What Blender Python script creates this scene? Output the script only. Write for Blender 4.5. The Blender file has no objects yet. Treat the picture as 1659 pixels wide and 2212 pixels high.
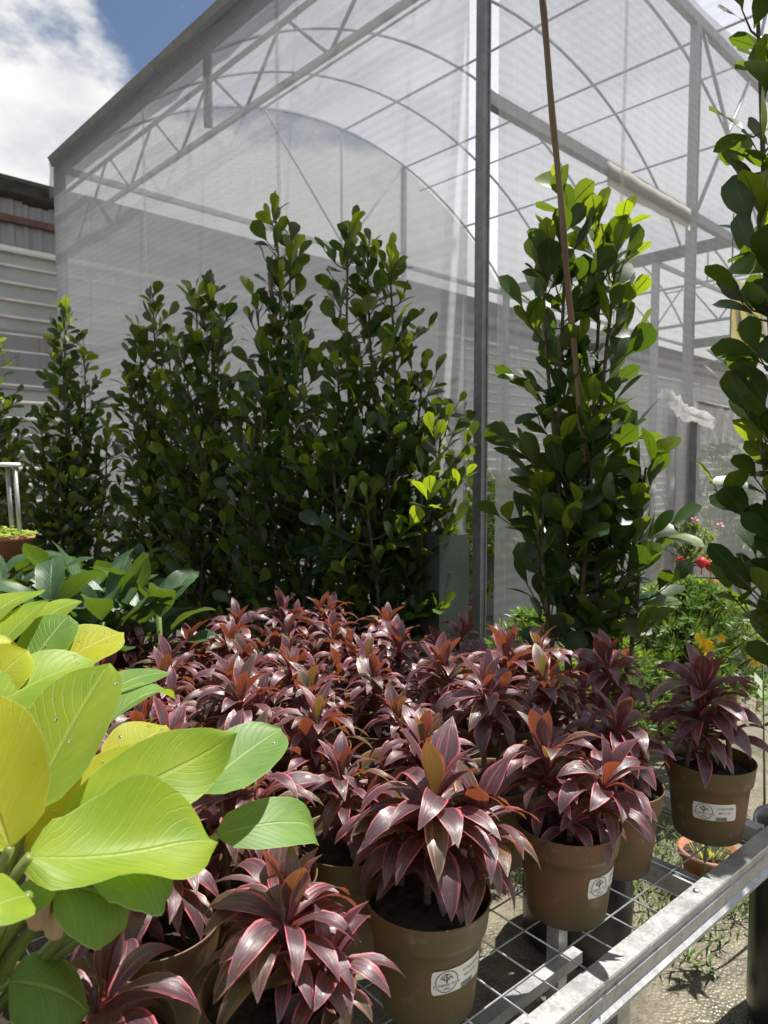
import bpy, bmesh, math, random
from mathutils import Vector, Matrix, noise

R = math.radians
rng = random.Random(7)
scene = bpy.context.scene
col = scene.collection

# ------------------------------------------------------------------ camera, sky, sun, exposure
CAM_H, PITCH, F = 1.5, R(3.4), 1530.0          # F: focal length for a 1659 x 2212 picture
cam_d = bpy.data.cameras.new("camera")
cam = bpy.data.objects.new("camera", cam_d)
col.objects.link(cam)
cam.location = (0, 0, CAM_H)
cam.rotation_euler = (R(90) - PITCH, 0, 0)
cam_d.sensor_fit = 'VERTICAL'
cam_d.sensor_height = 36.0
cam_d.lens = F / 2212 * 36.0
cam_d.clip_start, cam_d.clip_end = 0.05, 600
cam_d.dof.use_dof = True
cam_d.dof.focus_distance = 1.25
cam_d.dof.aperture_fstop = 8.0
scene.camera = cam

SUN_AZ, SUN_EL = R(57), R(68)                  # azimuth clockwise from +Y
world = bpy.data.worlds.new("World")
scene.world = world
world.use_nodes = True
SKY_STRENGTH, CLOUD_W = 0.060, 31.51
sun_d = bpy.data.lights.new("sun", 'SUN')
sun_d.energy, sun_d.angle, sun_d.color = 5.0, R(0.53), (1.0, 0.955, 0.88)
sun = bpy.data.objects.new("sun", sun_d)
col.objects.link(sun)
to_sun = Vector((math.sin(SUN_AZ) * math.cos(SUN_EL), math.cos(SUN_AZ) * math.cos(SUN_EL), math.sin(SUN_EL)))
sun.rotation_euler = to_sun.to_track_quat('Z', 'Y').to_euler()
sun.location = to_sun * 20
scene.view_settings.view_transform = 'Standard'
scene.view_settings.look = 'None'
scene.view_settings.exposure = 0.80
scene.view_settings.gamma = 1.0
scene.view_settings.use_curve_mapping = False
scene.render.engine = 'CYCLES'
scene.cycles.use_denoising = True
scene.cycles.max_bounces = 10
scene.cycles.transparent_max_bounces = 24
scene.cycles.sample_clamp_indirect = 8
scene.cycles.caustics_reflective = False
scene.cycles.caustics_refractive = False


# ------------------------------------------------------------------ node helpers
def nn(nt, kind, props=None, ins=None):
    n = nt.nodes.new(kind)
    for k, v in (props or {}).items():
        setattr(n, k, v)
    for k, v in (ins or {}).items():
        s = n.inputs[k]
        if isinstance(v, bpy.types.NodeSocket):
            nt.links.new(v, s)
        else:
            if isinstance(v, (tuple, list)) and len(v) == 3 and s.type == 'RGBA':
                v = (*v, 1)
            s.default_value = v
    return n


def mth(nt, op, a, b=None, c=None, clamp=False):
    n = nn(nt, 'ShaderNodeMath', {'operation': op, 'use_clamp': clamp})
    for i, v in enumerate((a, b, c)):
        if v is None:
            continue
        if isinstance(v, bpy.types.NodeSocket):
            nt.links.new(v, n.inputs[i])
        else:
            n.inputs[i].default_value = v
    return n.outputs[0]


def sstep(nt, x, lo, hi):
    n = nn(nt, 'ShaderNodeMapRange', {'interpolation_type': 'SMOOTHSTEP'},
           {'Value': x, 'From Min': lo, 'From Max': hi, 'To Min': 0.0, 'To Max': 1.0})
    return n.outputs[0]


def mixc(nt, f, a, b, mode='MIX'):
    n = nn(nt, 'ShaderNodeMix', {'data_type': 'RGBA', 'blend_type': mode})
    for s, v in ((n.inputs[0], f), (n.inputs[6], a), (n.inputs[7], b)):
        if isinstance(v, bpy.types.NodeSocket):
            nt.links.new(v, s)
        else:
            s.default_value = (*v, 1) if isinstance(v, (tuple, list)) and len(v) == 3 else v
    return n.outputs[2]


def new_mat(name):
    m = bpy.data.materials.new(name)
    m.use_nodes = True
    nt = m.node_tree
    nt.nodes.clear()
    out = nt.nodes.new('ShaderNodeOutputMaterial')
    return m, nt, out


def combine(nt, x, y, z):
    n = nt.nodes.new('ShaderNodeCombineXYZ')
    for i, v in enumerate((x, y, z)):
        if isinstance(v, bpy.types.NodeSocket):
            nt.links.new(v, n.inputs[i])
        else:
            n.inputs[i].default_value = v
    return n.outputs[0]


# sky: physical sky with broken cumulus over the whole dome
wt = world.node_tree
wt.nodes.clear()
w_out = wt.nodes.new('ShaderNodeOutputWorld')
sky = nn(wt, 'ShaderNodeTexSky', {'sky_type': 'NISHITA', 'sun_disc': False, 'sun_elevation': SUN_EL, 'sun_rotation': SUN_AZ,
                                  'air_density': 0.9, 'dust_density': 1.2, 'ozone_density': 1.6})
tc = wt.nodes.new('ShaderNodeTexCoord')
sp = nn(wt, 'ShaderNodeSeparateXYZ', None, {0: tc.outputs['Generated']})
den = mth(wt, 'MAXIMUM', mth(wt, 'ADD', sp.outputs[2], 0.22), 0.06)
pv = combine(wt, mth(wt, 'DIVIDE', sp.outputs[0], den), mth(wt, 'DIVIDE', sp.outputs[1], den), 0.0)
cl = nn(wt, 'ShaderNodeTexNoise', {'noise_dimensions': '4D'}, {'Vector': pv, 'W': CLOUD_W, 'Scale': 1.7, 'Detail': 10.0, 'Roughness': 0.56, 'Distortion': 0.15})
cl2 = nn(wt, 'ShaderNodeTexNoise', {'noise_dimensions': '4D'}, {'Vector': pv, 'W': 9.1, 'Scale': 2.3, 'Detail': 6.0, 'Roughness': 0.55})
low = sstep(wt, sp.outputs[2], 0.46, 0.26)
cmask = sstep(wt, mth(wt, 'ADD', cl.outputs[0], mth(wt, 'MULTIPLY', low, 0.38)), 0.50, 0.575)
ccol = mixc(wt, sstep(wt, mth(wt, 'SUBTRACT', mth(wt, 'ADD', cl2.outputs[0], mth(wt, 'ADD', 0.30, mth(wt, 'MULTIPLY', low, 0.12))), mth(wt, 'MULTIPLY', cl.outputs[0], 0.5)), 0.38, 0.60), (6.2, 6.5, 7.0), (9.7, 9.6, 9.4))
skyc = mixc(wt, mth(wt, 'MULTIPLY', cmask, sstep(wt, sp.outputs[2], -0.02, 0.03)), sky.outputs[0], ccol)
bg = nn(wt, 'ShaderNodeBackground', None, {'Color': skyc, 'Strength': SKY_STRENGTH})
wt.links.new(bg.outputs[0], w_out.inputs[0])


# ------------------------------------------------------------------ geometry helpers
def px(x, y, d):
    """world point seen at (x, y) of the 1659 x 2212 picture, at depth d along the lens axis"""
    a, b = (x - 829.5) / F, (1106 - y) / F
    c, s = math.cos(PITCH), math.sin(PITCH)
    return Vector((a * d, d * (c + b * s), CAM_H + d * (-s + b * c)))


def mesh_from(name, vs, fs, mat=None, uv=None, smooth=True):
    me = bpy.data.meshes.new(name)
    me.from_pydata([tuple(v) for v in vs], [], fs)
    if uv:
        l = me.uv_layers.new(name="UVMap")
        for lp in me.loops:
            l.data[lp.index].uv = uv[lp.vertex_index]
    if smooth:
        me.polygons.foreach_set('use_smooth', [True] * len(me.polygons))
    if mat:
        me.materials.append(mat)
    me.update()
    return me


def add(name, me, parent=None, mtx=None):
    o = bpy.data.objects.new(name, me)
    col.objects.link(o)
    if parent is not None:
        o.parent = parent
    if mtx is not None:
        o.matrix_basis = mtx
    return o


def tag(o, label=None, cat=None, group=None, kind=None):
    for k, v in (('label', label), ('category', cat), ('group', group), ('kind', kind)):
        if v:
            o[k] = v
    return o


def thing(name, label, cat, loc=(0, 0, 0), rz=0.0, group=None):
    o = bpy.data.objects.new(name, None)
    col.objects.link(o)
    o.empty_display_size = 0.05
    o.location = loc
    o.rotation_euler = (0, 0, rz)
    return tag(o, label, cat, group)


class MB:
    def __init__(s):
        s.v, s.f = [], []

    def box(s, c, h, rot=None):
        """box with centre c, half sizes h"""
        n = len(s.v)
        for z in (-1, 1):
            for x, y in ((-1, -1), (1, -1), (1, 1), (-1, 1)):
                p = Vector((x * h[0], y * h[1], z * h[2]))
                if rot is not None:
                    p = rot @ p
                s.v.append(Vector(c) + p)
        for q in ((3, 2, 1, 0), (4, 5, 6, 7), (0, 1, 5, 4), (1, 2, 6, 5), (2, 3, 7, 6), (3, 0, 4, 7)):
            s.f.append([n + i for i in q])
        return s

    def tube(s, pts, r, seg=6, caps=True):
        pts = [Vector(p) for p in pts]
        n0 = len(s.v)
        rr = r if isinstance(r, (list, tuple)) else [r] * len(pts)
        prev = None
        for i, p in enumerate(pts):
            t = (pts[min(i + 1, len(pts) - 1)] - pts[max(i - 1, 0)]).normalized()
            a = prev if prev is not None else (Vector((0, 0, 1)) if abs(t.z) < 0.9 else Vector((1, 0, 0)))
            b = t.cross(a).normalized()
            a = b.cross(t).normalized()
            prev = a
            for k in range(seg):
                w = 2 * math.pi * k / seg
                s.v.append(p + (a * math.cos(w) + b * math.sin(w)) * rr[i])
        for i in range(len(pts) - 1):
            for k in range(seg):
                k2 = (k + 1) % seg
                s.f.append([n0 + i * seg + k, n0 + i * seg + k2, n0 + (i + 1) * seg + k2, n0 + (i + 1) * seg + k])
        if caps:
            s.f.append([n0 + k for k in range(seg)][::-1])
            s.f.append([n0 + (len(pts) - 1) * seg + k for k in range(seg)])
        return s

    def bar(s, a, b, w, h):
        """rectangular bar from a to b, width w across, height h"""
        a, b = Vector(a), Vector(b)
        d = b - a
        L = d.length
        x = d.normalized()
        z = Vector((0, 0, 1)) if abs(x.z) < 0.95 else Vector((1, 0, 0))
        y = z.cross(x).normalized()
        z = x.cross(y)
        m = Matrix((x, y, z)).transposed()
        return s.box((a + b) / 2, (L / 2, w / 2, h / 2), m)

    def lathe(s, prof, seg=32, c=(0, 0, 0)):
        n0 = len(s.v)
        c = Vector(c)
        for r, z in prof:
            for k in range(seg):
                w = 2 * math.pi * k / seg
                s.v.append(c + Vector((r * math.cos(w), r * math.sin(w), z)))
        for i in range(len(prof) - 1):
            for k in range(seg):
                k2 = (k + 1) % seg
                s.f.append([n0 + i * seg + k, n0 + i * seg + k2, n0 + (i + 1) * seg + k2, n0 + (i + 1) * seg + k])
        return s

    def quad(s, a, b, c, d):
        n = len(s.v)
        s.v += [Vector(p) for p in (a, b, c, d)]
        s.f.append([n, n + 1, n + 2, n + 3])
        return s

    def mesh(s, name, mat, smooth=False):
        return mesh_from(name, s.v, s.f, mat, None, smooth)

    def build(s, name, mat, parent=None, smooth=False, mtx=None):
        return add(name, s.mesh(name, mat, smooth), parent, mtx)


def lerp(a, b, t):
    return a + (b - a) * t


def interp(tab, t):
    for (a, x), (b, y) in zip(tab, tab[1:]):
        if t <= b:
            w = (t - a) / (b - a)
            w = w * w * (3 - 2 * w) * 0.5 + w * 0.5
            return lerp(x, y, w)
    return tab[-1][1]


# ------------------------------------------------------------------ materials
def leaf_shader(nt, out, base, trans, tf, rough, spec=0.5, bump=None, coat=0.0):
    ins = {'Base Color': base, 'Roughness': rough, 'Specular IOR Level': spec, 'Coat Weight': coat, 'Coat Roughness': 0.2}
    if bump is not None:
        ins['Normal'] = bump
    p = nn(nt, 'ShaderNodeBsdfPrincipled', None, ins)
    t = nn(nt, 'ShaderNodeBsdfTranslucent', None, {'Color': trans})
    m = nn(nt, 'ShaderNodeMixShader', None, {0: tf, 1: p.outputs[0], 2: t.outputs[0]})
    nt.links.new(m.outputs[0], out.inputs[0])


def uv_axes(nt):
    tcn = nt.nodes.new('ShaderNodeTexCoord')
    s = nn(nt, 'ShaderNodeSeparateXYZ', None, {0: tcn.outputs['UV']})
    return s.outputs[0], s.outputs[1], tcn


def mat_cordyline():
    m, nt, out = new_mat("cordyline_leaf")
    al, ac, _ = uv_axes(nt)
    rnd = nt.nodes.new('ShaderNodeObjectInfo').outputs['Random']
    a = mth(nt, 'MULTIPLY', mth(nt, 'ABSOLUTE', mth(nt, 'SUBTRACT', ac, 0.5)), 2.0)
    v = combine(nt, mth(nt, 'ADD', mth(nt, 'MULTIPLY', ac, 11.0), mth(nt, 'MULTIPLY', rnd, 57.0)),
                mth(nt, 'MULTIPLY', al, 0.9), mth(nt, 'MULTIPLY', rnd, 13.0))
    st = nn(nt, 'ShaderNodeTexNoise', None, {'Vector': v, 'Scale': 1.0, 'Detail': 2.5, 'Roughness': 0.6})
    fine = nn(nt, 'ShaderNodeTexNoise', None, {'Vector': combine(nt, mth(nt, 'MULTIPLY', ac, 60.0), mth(nt, 'MULTIPLY', al, 2.0), rnd), 'Scale': 1.0, 'Detail': 2.0})
    stripe = sstep(nt, st.outputs[0], 0.56, 0.66)
    en = nn(nt, 'ShaderNodeTexNoise', None, {'Vector': combine(nt, mth(nt, 'MULTIPLY', al, 3.5), mth(nt, 'MULTIPLY', ac, 1.5), mth(nt, 'MULTIPLY', rnd, 31.0)), 'Scale': 1.0, 'Detail': 3.0})
    edge = mth(nt, 'MULTIPLY', sstep(nt, mth(nt, 'ADD', a, mth(nt, 'MULTIPLY', mth(nt, 'SUBTRACT', en.outputs[0], 0.5), 0.5)), 0.80, 1.04), sstep(nt, en.outputs[0], 0.25, 0.55))
    old = sstep(nt, rnd, 0.80, 0.97)
    dark = mixc(nt, st.outputs[0], (0.045, 0.022, 0.031), (0.165, 0.092, 0.112))
    dark = mixc(nt, old, dark, (0.10, 0.075, 0.04))
    dark = mixc(nt, mth(nt, 'MULTIPLY', fine.outputs[0], 0.5), dark, (0.03, 0.013, 0.018))
    pink = mixc(nt, old, (0.70, 0.155, 0.200), (0.52, 0.28, 0.17))
    pm = mth(nt, 'MAXIMUM', edge, mth(nt, 'MULTIPLY', stripe, 0.50), clamp=True)
    basec = mixc(nt, pm, dark, pink)
    red = mth(nt, 'MULTIPLY', sstep(nt, al, 0.32, 0.0), 0.6)
    basec = mixc(nt, red, basec, (0.36, 0.045, 0.045))
    tr = mixc(nt, st.outputs[0], (0.38, 0.060, 0.026), (0.38, 0.14, 0.026))
    tr = mixc(nt, old, tr, (0.30, 0.26, 0.04))
    tr = mixc(nt, pm, tr, (0.72, 0.13, 0.09))
    sp_n = nn(nt, 'ShaderNodeTexNoise', None, {'Vector': combine(nt, mth(nt, 'MULTIPLY', al, 14.0), mth(nt, 'MULTIPLY', ac, 5.0), mth(nt, 'MULTIPLY', rnd, 77.0)), 'Scale': 1.0, 'Detail': 4.0})
    spot = mth(nt, 'MULTIPLY', sstep(nt, sp_n.outputs[0], 0.64, 0.70), 0.6)
    dry = mth(nt, 'MAXIMUM', spot, mth(nt, 'MULTIPLY', sstep(nt, mth(nt, 'ADD', al, mth(nt, 'MULTIPLY', sp_n.outputs[0], 0.12)), 0.98, 1.05), sstep(nt, rnd, 0.3, 0.5)))
    basec = mixc(nt, dry, basec, (0.20, 0.13, 0.09))
    bmp = nn(nt, 'ShaderNodeBump', None, {'Strength': 0.35, 'Distance': 0.002, 'Height': fine.outputs[0]})
    leaf_shader(nt, out, basec, tr, 0.25, 0.36, 0.8, bmp.outputs[0], 0.22)
    return m


def mat_philo(name, base1, base2, trans, tf=0.42, rough=0.36, vein=(0.55, 0.62, 0.16), veinamt=0.55):
    m, nt, out = new_mat(name)
    al, ac, tcn = uv_axes(nt)
    rnd = nt.nodes.new('ShaderNodeObjectInfo').outputs['Random']
    a = mth(nt, 'ABSOLUTE', mth(nt, 'SUBTRACT', ac, 0.5))
    mid = sstep(nt, a, 0.034, 0.012)
    ph = mth(nt, 'SUBTRACT', mth(nt, 'MULTIPLY', al, 12.0), mth(nt, 'MULTIPLY', a, 9.0))
    wob = nn(nt, 'ShaderNodeTexNoise', None, {'Vector': combine(nt, mth(nt, 'MULTIPLY', al, 5.0), mth(nt, 'MULTIPLY', ac, 3.0), rnd), 'Scale': 1.0, 'Detail': 2.0})
    ph = mth(nt, 'ADD', ph, mth(nt, 'MULTIPLY', wob.outputs[0], 0.9))
    saw = mth(nt, 'ABSOLUTE', mth(nt, 'SUBTRACT', mth(nt, 'FRACT', ph), 0.5))
    lat = sstep(nt, saw, 0.10, 0.02)
    streak = nn(nt, 'ShaderNodeTexNoise', None, {'Vector': combine(nt, mth(nt, 'MULTIPLY', ph, 5.0), mth(nt, 'MULTIPLY', a, 2.0), rnd), 'Scale': 1.0, 'Detail': 3.0})
    big = nn(nt, 'ShaderNodeTexNoise', None, {'Vector': combine(nt, mth(nt, 'MULTIPLY', al, 2.2), mth(nt, 'MULTIPLY', ac, 2.0), mth(nt, 'MULTIPLY', rnd, 9.0)), 'Scale': 1.0, 'Detail': 2.0})
    b = mixc(nt, sstep(nt, big.outputs[0], 0.35, 0.65), base1, base2)
    b = mixc(nt, mth(nt, 'MULTIPLY', sstep(nt, streak.outputs[0], 0.42, 0.75), 0.24), b, vein)
    b = mixc(nt, mth(nt, 'MULTIPLY', lat, 0.30 * veinamt), b, vein)
    b = mixc(nt, mth(nt, 'MULTIPLY', mid, veinamt), b, vein)
    bl = nn(nt, 'ShaderNodeTexNoise', None, {'Vector': combine(nt, mth(nt, 'MULTIPLY', al, 26.0), mth(nt, 'MULTIPLY', ac, 13.0), mth(nt, 'MULTIPLY', rnd, 41.0)), 'Scale': 1.0, 'Detail': 3.0})
    b = mixc(nt, mth(nt, 'MULTIPLY', sstep(nt, bl.outputs[0], 0.67, 0.73), 0.5), b, (0.20, 0.17, 0.05))
    rim = sstep(nt, a, 0.482, 0.497)
    b = mixc(nt, mth(nt, 'MULTIPLY', rim, 0.7), b, vein)
    h = mth(nt, 'SUBTRACT', mth(nt, 'MULTIPLY', streak.outputs[0], 0.12), mth(nt, 'ADD', mth(nt, 'MULTIPLY', lat, 0.2), mid))
    bmp = nn(nt, 'ShaderNodeBump', None, {'Strength': 0.5, 'Distance': 0.003, 'Height': h})
    t = mixc(nt, mid, trans, tuple(c * 0.8 for c in trans))
    leaf_shader(nt, out, b, t, tf, rough + 0.12, 0.36, bmp.outputs[0])
    return m


def mat_fig(name="fig_leaf", young_lit=0.0):
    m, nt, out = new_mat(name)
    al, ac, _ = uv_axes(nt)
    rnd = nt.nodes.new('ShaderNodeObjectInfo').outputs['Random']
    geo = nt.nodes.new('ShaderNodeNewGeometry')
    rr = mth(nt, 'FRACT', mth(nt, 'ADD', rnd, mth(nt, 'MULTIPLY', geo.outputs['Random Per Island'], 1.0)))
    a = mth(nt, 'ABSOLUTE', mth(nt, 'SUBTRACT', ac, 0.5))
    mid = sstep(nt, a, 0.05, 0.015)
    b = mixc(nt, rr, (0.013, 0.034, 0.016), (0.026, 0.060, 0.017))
    young = mth(nt, 'MAXIMUM', sstep(nt, rr, 0.86, 0.98), young_lit)
    ty = young_lit
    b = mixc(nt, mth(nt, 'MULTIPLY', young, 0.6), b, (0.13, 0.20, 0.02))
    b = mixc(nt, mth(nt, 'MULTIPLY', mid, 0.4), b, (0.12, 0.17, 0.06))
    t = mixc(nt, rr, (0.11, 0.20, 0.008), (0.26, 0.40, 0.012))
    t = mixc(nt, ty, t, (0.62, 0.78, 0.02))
    t = mixc(nt, mid, t, (0.08, 0.14, 0.01))
    wv = nn(nt, 'ShaderNodeTexNoise', None, {'Vector': combine(nt, mth(nt, 'MULTIPLY', al, 9.0), mth(nt, 'MULTIPLY', ac, 3.0), rnd), 'Scale': 1.0})
    bmp = nn(nt, 'ShaderNodeBump', None, {'Strength': 0.2, 'Distance': 0.002, 'Height': wv.outputs[0]})
    leaf_shader(nt, out, b, t, 0.30, 0.36, 0.42, bmp.outputs[0])
    return m


def mat_simple(name, c1, c2=None, rough=0.6, scale=8.0, metal=0.0, spec=0.5, bump=0.0, bscale=40.0, lo=0.35, hi=0.65, coords='Object', stretch=(1, 1, 1), detail=5.0):
    m, nt, out = new_mat(name)
    tcn = nt.nodes.new('ShaderNodeTexCoord')
    mp = nn(nt, 'ShaderNodeMapping', None, {'Vector': tcn.outputs[coords], 'Scale': stretch})
    ins = {'Roughness': rough, 'Metallic': metal, 'Specular IOR Level': spec}
    if c2 is not None:
        no = nn(nt, 'ShaderNodeTexNoise', None, {'Vector': mp.outputs[0], 'Scale': scale, 'Detail': detail, 'Roughness': 0.6})
        ins['Base Color'] = mixc(nt, sstep(nt, no.outputs[0], lo, hi), c1, c2)
        if not isinstance(rough, float):
            pass
    else:
        ins['Base Color'] = c1
    if bump:
        nb = nn(nt, 'ShaderNodeTexNoise', None, {'Vector': mp.outputs[0], 'Scale': bscale, 'Detail': 4.0})
        bp = nn(nt, 'ShaderNodeBump', None, {'Strength': bump, 'Distance': 0.01, 'Height': nb.outputs[0]})
        ins['Normal'] = bp.outputs[0]
    p = nn(nt, 'ShaderNodeBsdfPrincipled', None, ins)
    nt.links.new(p.outputs[0], out.inputs[0])
    return m


def mat_pot():
    m, nt, out = new_mat("brown_plastic_pot")
    tcn = nt.nodes.new('ShaderNodeTexCoord')
    rnd = nt.nodes.new('ShaderNodeObjectInfo').outputs['Random']
    off = nn(nt, 'ShaderNodeVectorMath', {'operation': 'ADD'}, {0: tcn.outputs['Object'], 1: combine(nt, mth(nt, 'MULTIPLY', rnd, 7.0), mth(nt, 'MULTIPLY', rnd, 3.0), rnd)})
    n1 = nn(nt, 'ShaderNodeTexNoise', None, {'Vector': off.outputs[0], 'Scale': 9.0, 'Detail': 6.0, 'Roughness': 0.62, 'Distortion': 0.6})
    n2 = nn(nt, 'ShaderNodeTexNoise', None, {'Vector': off.outputs[0], 'Scale': 26.0, 'Detail': 6.0, 'Roughness': 0.65})
    z = nn(nt, 'ShaderNodeSeparateXYZ', None, {0: tcn.outputs['Object']}).outputs[2]
    b = mixc(nt, sstep(nt, n1.outputs[0], 0.42, 0.56), (0.155, 0.075, 0.031), (0.108, 0.080, 0.029))
    b = mixc(nt, mth(nt, 'MULTIPLY', sstep(nt, n2.outputs[0], 0.57, 0.70), 0.45), b, (0.26, 0.21, 0.14))
    damp = mth(nt, 'MULTIPLY', sstep(nt, mth(nt, 'ADD', z, mth(nt, 'MULTIPLY', n1.outputs[0], 0.06)), 0.075, 0.02), 0.75)
    b = mixc(nt, damp, b, (0.055, 0.055, 0.035))
    bp = nn(nt, 'ShaderNodeBump', None, {'Strength': 0.08, 'Distance': 0.003, 'Height': n2.outputs[0]})
    p = nn(nt, 'ShaderNodeBsdfPrincipled', None, {'Base Color': b, 'Roughness': mth(nt, 'ADD', mth(nt, 'MULTIPLY', n1.outputs[0], 0.35), 0.32), 'Normal': bp.outputs[0]})
    nt.links.new(p.outputs[0], out.inputs[0])
    return m


def mat_galv(name, c1=(0.42, 0.44, 0.46), c2=(0.62, 0.64, 0.65), rough=0.38, metal=0.85):
    m, nt, out = new_mat(name)
    tcn = nt.nodes.new('ShaderNodeTexCoord')
    n1 = nn(nt, 'ShaderNodeTexNoise', None, {'Vector': tcn.outputs['Object'], 'Scale': 14.0, 'Detail': 8.0, 'Roughness': 0.7})
    vo = nn(nt, 'ShaderNodeTexVoronoi', None, {'Vector': tcn.outputs['Object'], 'Scale': 210.0})
    f = mth(nt, 'ADD', mth(nt, 'MULTIPLY', n1.outputs[0], 0.88), mth(nt, 'MULTIPLY', nn(nt, 'ShaderNodeSeparateXYZ', None, {0: vo.outputs['Color']}).outputs[0], 0.12))
    b = mixc(nt, sstep(nt, f, 0.35, 0.65), c1, c2)
    spot = nn(nt, 'ShaderNodeTexNoise', None, {'Vector': tcn.outputs['Object'], 'Scale': 45.0, 'Detail': 3.0})
    b = mixc(nt, mth(nt, 'MULTIPLY', sstep(nt, spot.outputs[0], 0.66, 0.74), 0.5), b, (0.16, 0.14, 0.11))
    p = nn(nt, 'ShaderNodeBsdfPrincipled', None, {'Base Color': b, 'Metallic': metal, 'Roughness': mth(nt, 'ADD', mth(nt, 'MULTIPLY', f, 0.25), rough - 0.1)})
    nt.links.new(p.outputs[0], out.inputs[0])
    return m


def mat_net(name, opacity, tint, streak_axis, amp=0.14, sscale=(6, 6, 0.15), trans_mix=0.6, rib=22.0):
    """woven see-through netting or plastic film: part of it is holes, the rest scatters light"""
    m, nt, out = new_mat(name)
    tcn = nt.nodes.new('ShaderNodeTexCoord')
    mp = nn(nt, 'ShaderNodeMapping', None, {'Vector': tcn.outputs['UV'], 'Scale': sscale})
    n1 = nn(nt, 'ShaderNodeTexNoise', None, {'Vector': mp.outputs[0], 'Scale': 1.0, 'Detail': 6.0, 'Roughness': 0.65, 'Distortion': 0.15})
    n2 = nn(nt, 'ShaderNodeTexNoise', None, {'Vector': tcn.outputs['Object'], 'Scale': 1.6, 'Detail': 5.0, 'Roughness': 0.6})
    n3 = nn(nt, 'ShaderNodeTexNoise', None, {'Vector': tcn.outputs['Object'], 'Scale': 30.0, 'Detail': 2.0})
    o = mth(nt, 'ADD', opacity, mth(nt, 'MULTIPLY', mth(nt, 'SUBTRACT', n1.outputs[0], 0.5), amp * 2))
    o = mth(nt, 'ADD', o, mth(nt, 'MULTIPLY', mth(nt, 'SUBTRACT', n2.outputs[0], 0.5), amp))
    o = mth(nt, 'ADD', o, mth(nt, 'MULTIPLY', mth(nt, 'SUBTRACT', n3.outputs[0], 0.5), amp * 0.6), clamp=True)
    uvs_ = nn(nt, 'ShaderNodeSeparateXYZ', None, {0: tcn.outputs['UV']})
    rib_ = mth(nt, 'SINE', mth(nt, 'ADD', mth(nt, 'MULTIPLY', uvs_.outputs[0 if streak_axis == 'x' else 1], rib * 6.283), mth(nt, 'MULTIPLY', n2.outputs[0], 3.0)))
    o = mth(nt, 'ADD', o, mth(nt, 'MULTIPLY', rib_, 0.035), clamp=True)
    bp = nn(nt, 'ShaderNodeBump', None, {'Strength': 0.35, 'Distance': 0.05, 'Height': n1.outputs[0]})
    d = nn(nt, 'ShaderNodeBsdfDiffuse', None, {'Color': tint, 'Normal': bp.outputs[0]})
    t = nn(nt, 'ShaderNodeBsdfTranslucent', None, {'Color': tint, 'Normal': bp.outputs[0]})
    a = nn(nt, 'ShaderNodeMixShader', None, {0: trans_mix, 1: d.outputs[0], 2: t.outputs[0]})
    tr = nn(nt, 'ShaderNodeBsdfTransparent', None, {'Color': (1, 1, 1)})
    mx = nn(nt, 'ShaderNodeMixShader', None, {0: o, 1: tr.outputs[0], 2: a.outputs[0]})
    nt.links.new(mx.outputs[0], out.inputs[0])
    return m


def mat_ground():
    m, nt, out = new_mat("wet_concrete_ground")
    tcn = nt.nodes.new('ShaderNodeTexCoord')
    P = tcn.outputs['Object']
    big = nn(nt, 'ShaderNodeTexNoise', None, {'Vector': P, 'Scale': 1.3, 'Detail': 6.0, 'Roughness': 0.6})
    mid = nn(nt, 'ShaderNodeTexNoise', None, {'Vector': P, 'Scale': 9.0, 'Detail': 6.0, 'Roughness': 0.65})
    peb = nn(nt, 'ShaderNodeTexVoronoi', None, {'Vector': P, 'Scale': 95.0})
    pebc = nn(nt, 'ShaderNodeSeparateXYZ', None, {0: peb.outputs['Color']}).outputs[0]
    b = mixc(nt, sstep(nt, mid.outputs[0], 0.35, 0.68), (0.075, 0.065, 0.042), (0.17, 0.148, 0.10))
    b = mixc(nt, mth(nt, 'MULTIPLY', pebc, 0.35), b, (0.24, 0.21, 0.15))
    b = mixc(nt, mth(nt, 'MULTIPLY', sstep(nt, big.outputs[0], 0.50, 0.66), 0.65), b, (0.06, 0.062, 0.03))
    h = mth(nt, 'ADD', mth(nt, 'MULTIPLY', peb.outputs['Distance'], -0.5), mid.outputs[0])
    bp = nn(nt, 'ShaderNodeBump', None, {'Strength': 0.55, 'Distance': 0.012, 'Height': h})
    rough = mth(nt, 'SUBTRACT', 0.75, mth(nt, 'MULTIPLY', sstep(nt, big.outputs[0], 0.42, 0.62), 0.42))
    p = nn(nt, 'ShaderNodeBsdfPrincipled', None, {'Base Color': b, 'Roughness': rough, 'Specular IOR Level': 0.5, 'Normal': bp.outputs[0]})
    nt.links.new(p.outputs[0], out.inputs[0])
    return m


def mat_water():
    m, nt, out = new_mat("water_drop")
    lw = nn(nt, 'ShaderNodeFresnel', None, {'IOR': 1.45})
    gl = nn(nt, 'ShaderNodeBsdfGlossy', None, {'Color': (1, 1, 1), 'Roughness': 0.06})
    tr = nn(nt, 'ShaderNodeBsdfTransparent', None, {'Color': (0.93, 0.95, 0.92)})
    mx = nn(nt, 'ShaderNodeMixShader', None, {0: lw.outputs[0], 1: tr.outputs[0], 2: gl.outputs[0]})
    nt.links.new(mx.outputs[0], out.inputs[0])
    return m


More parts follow.
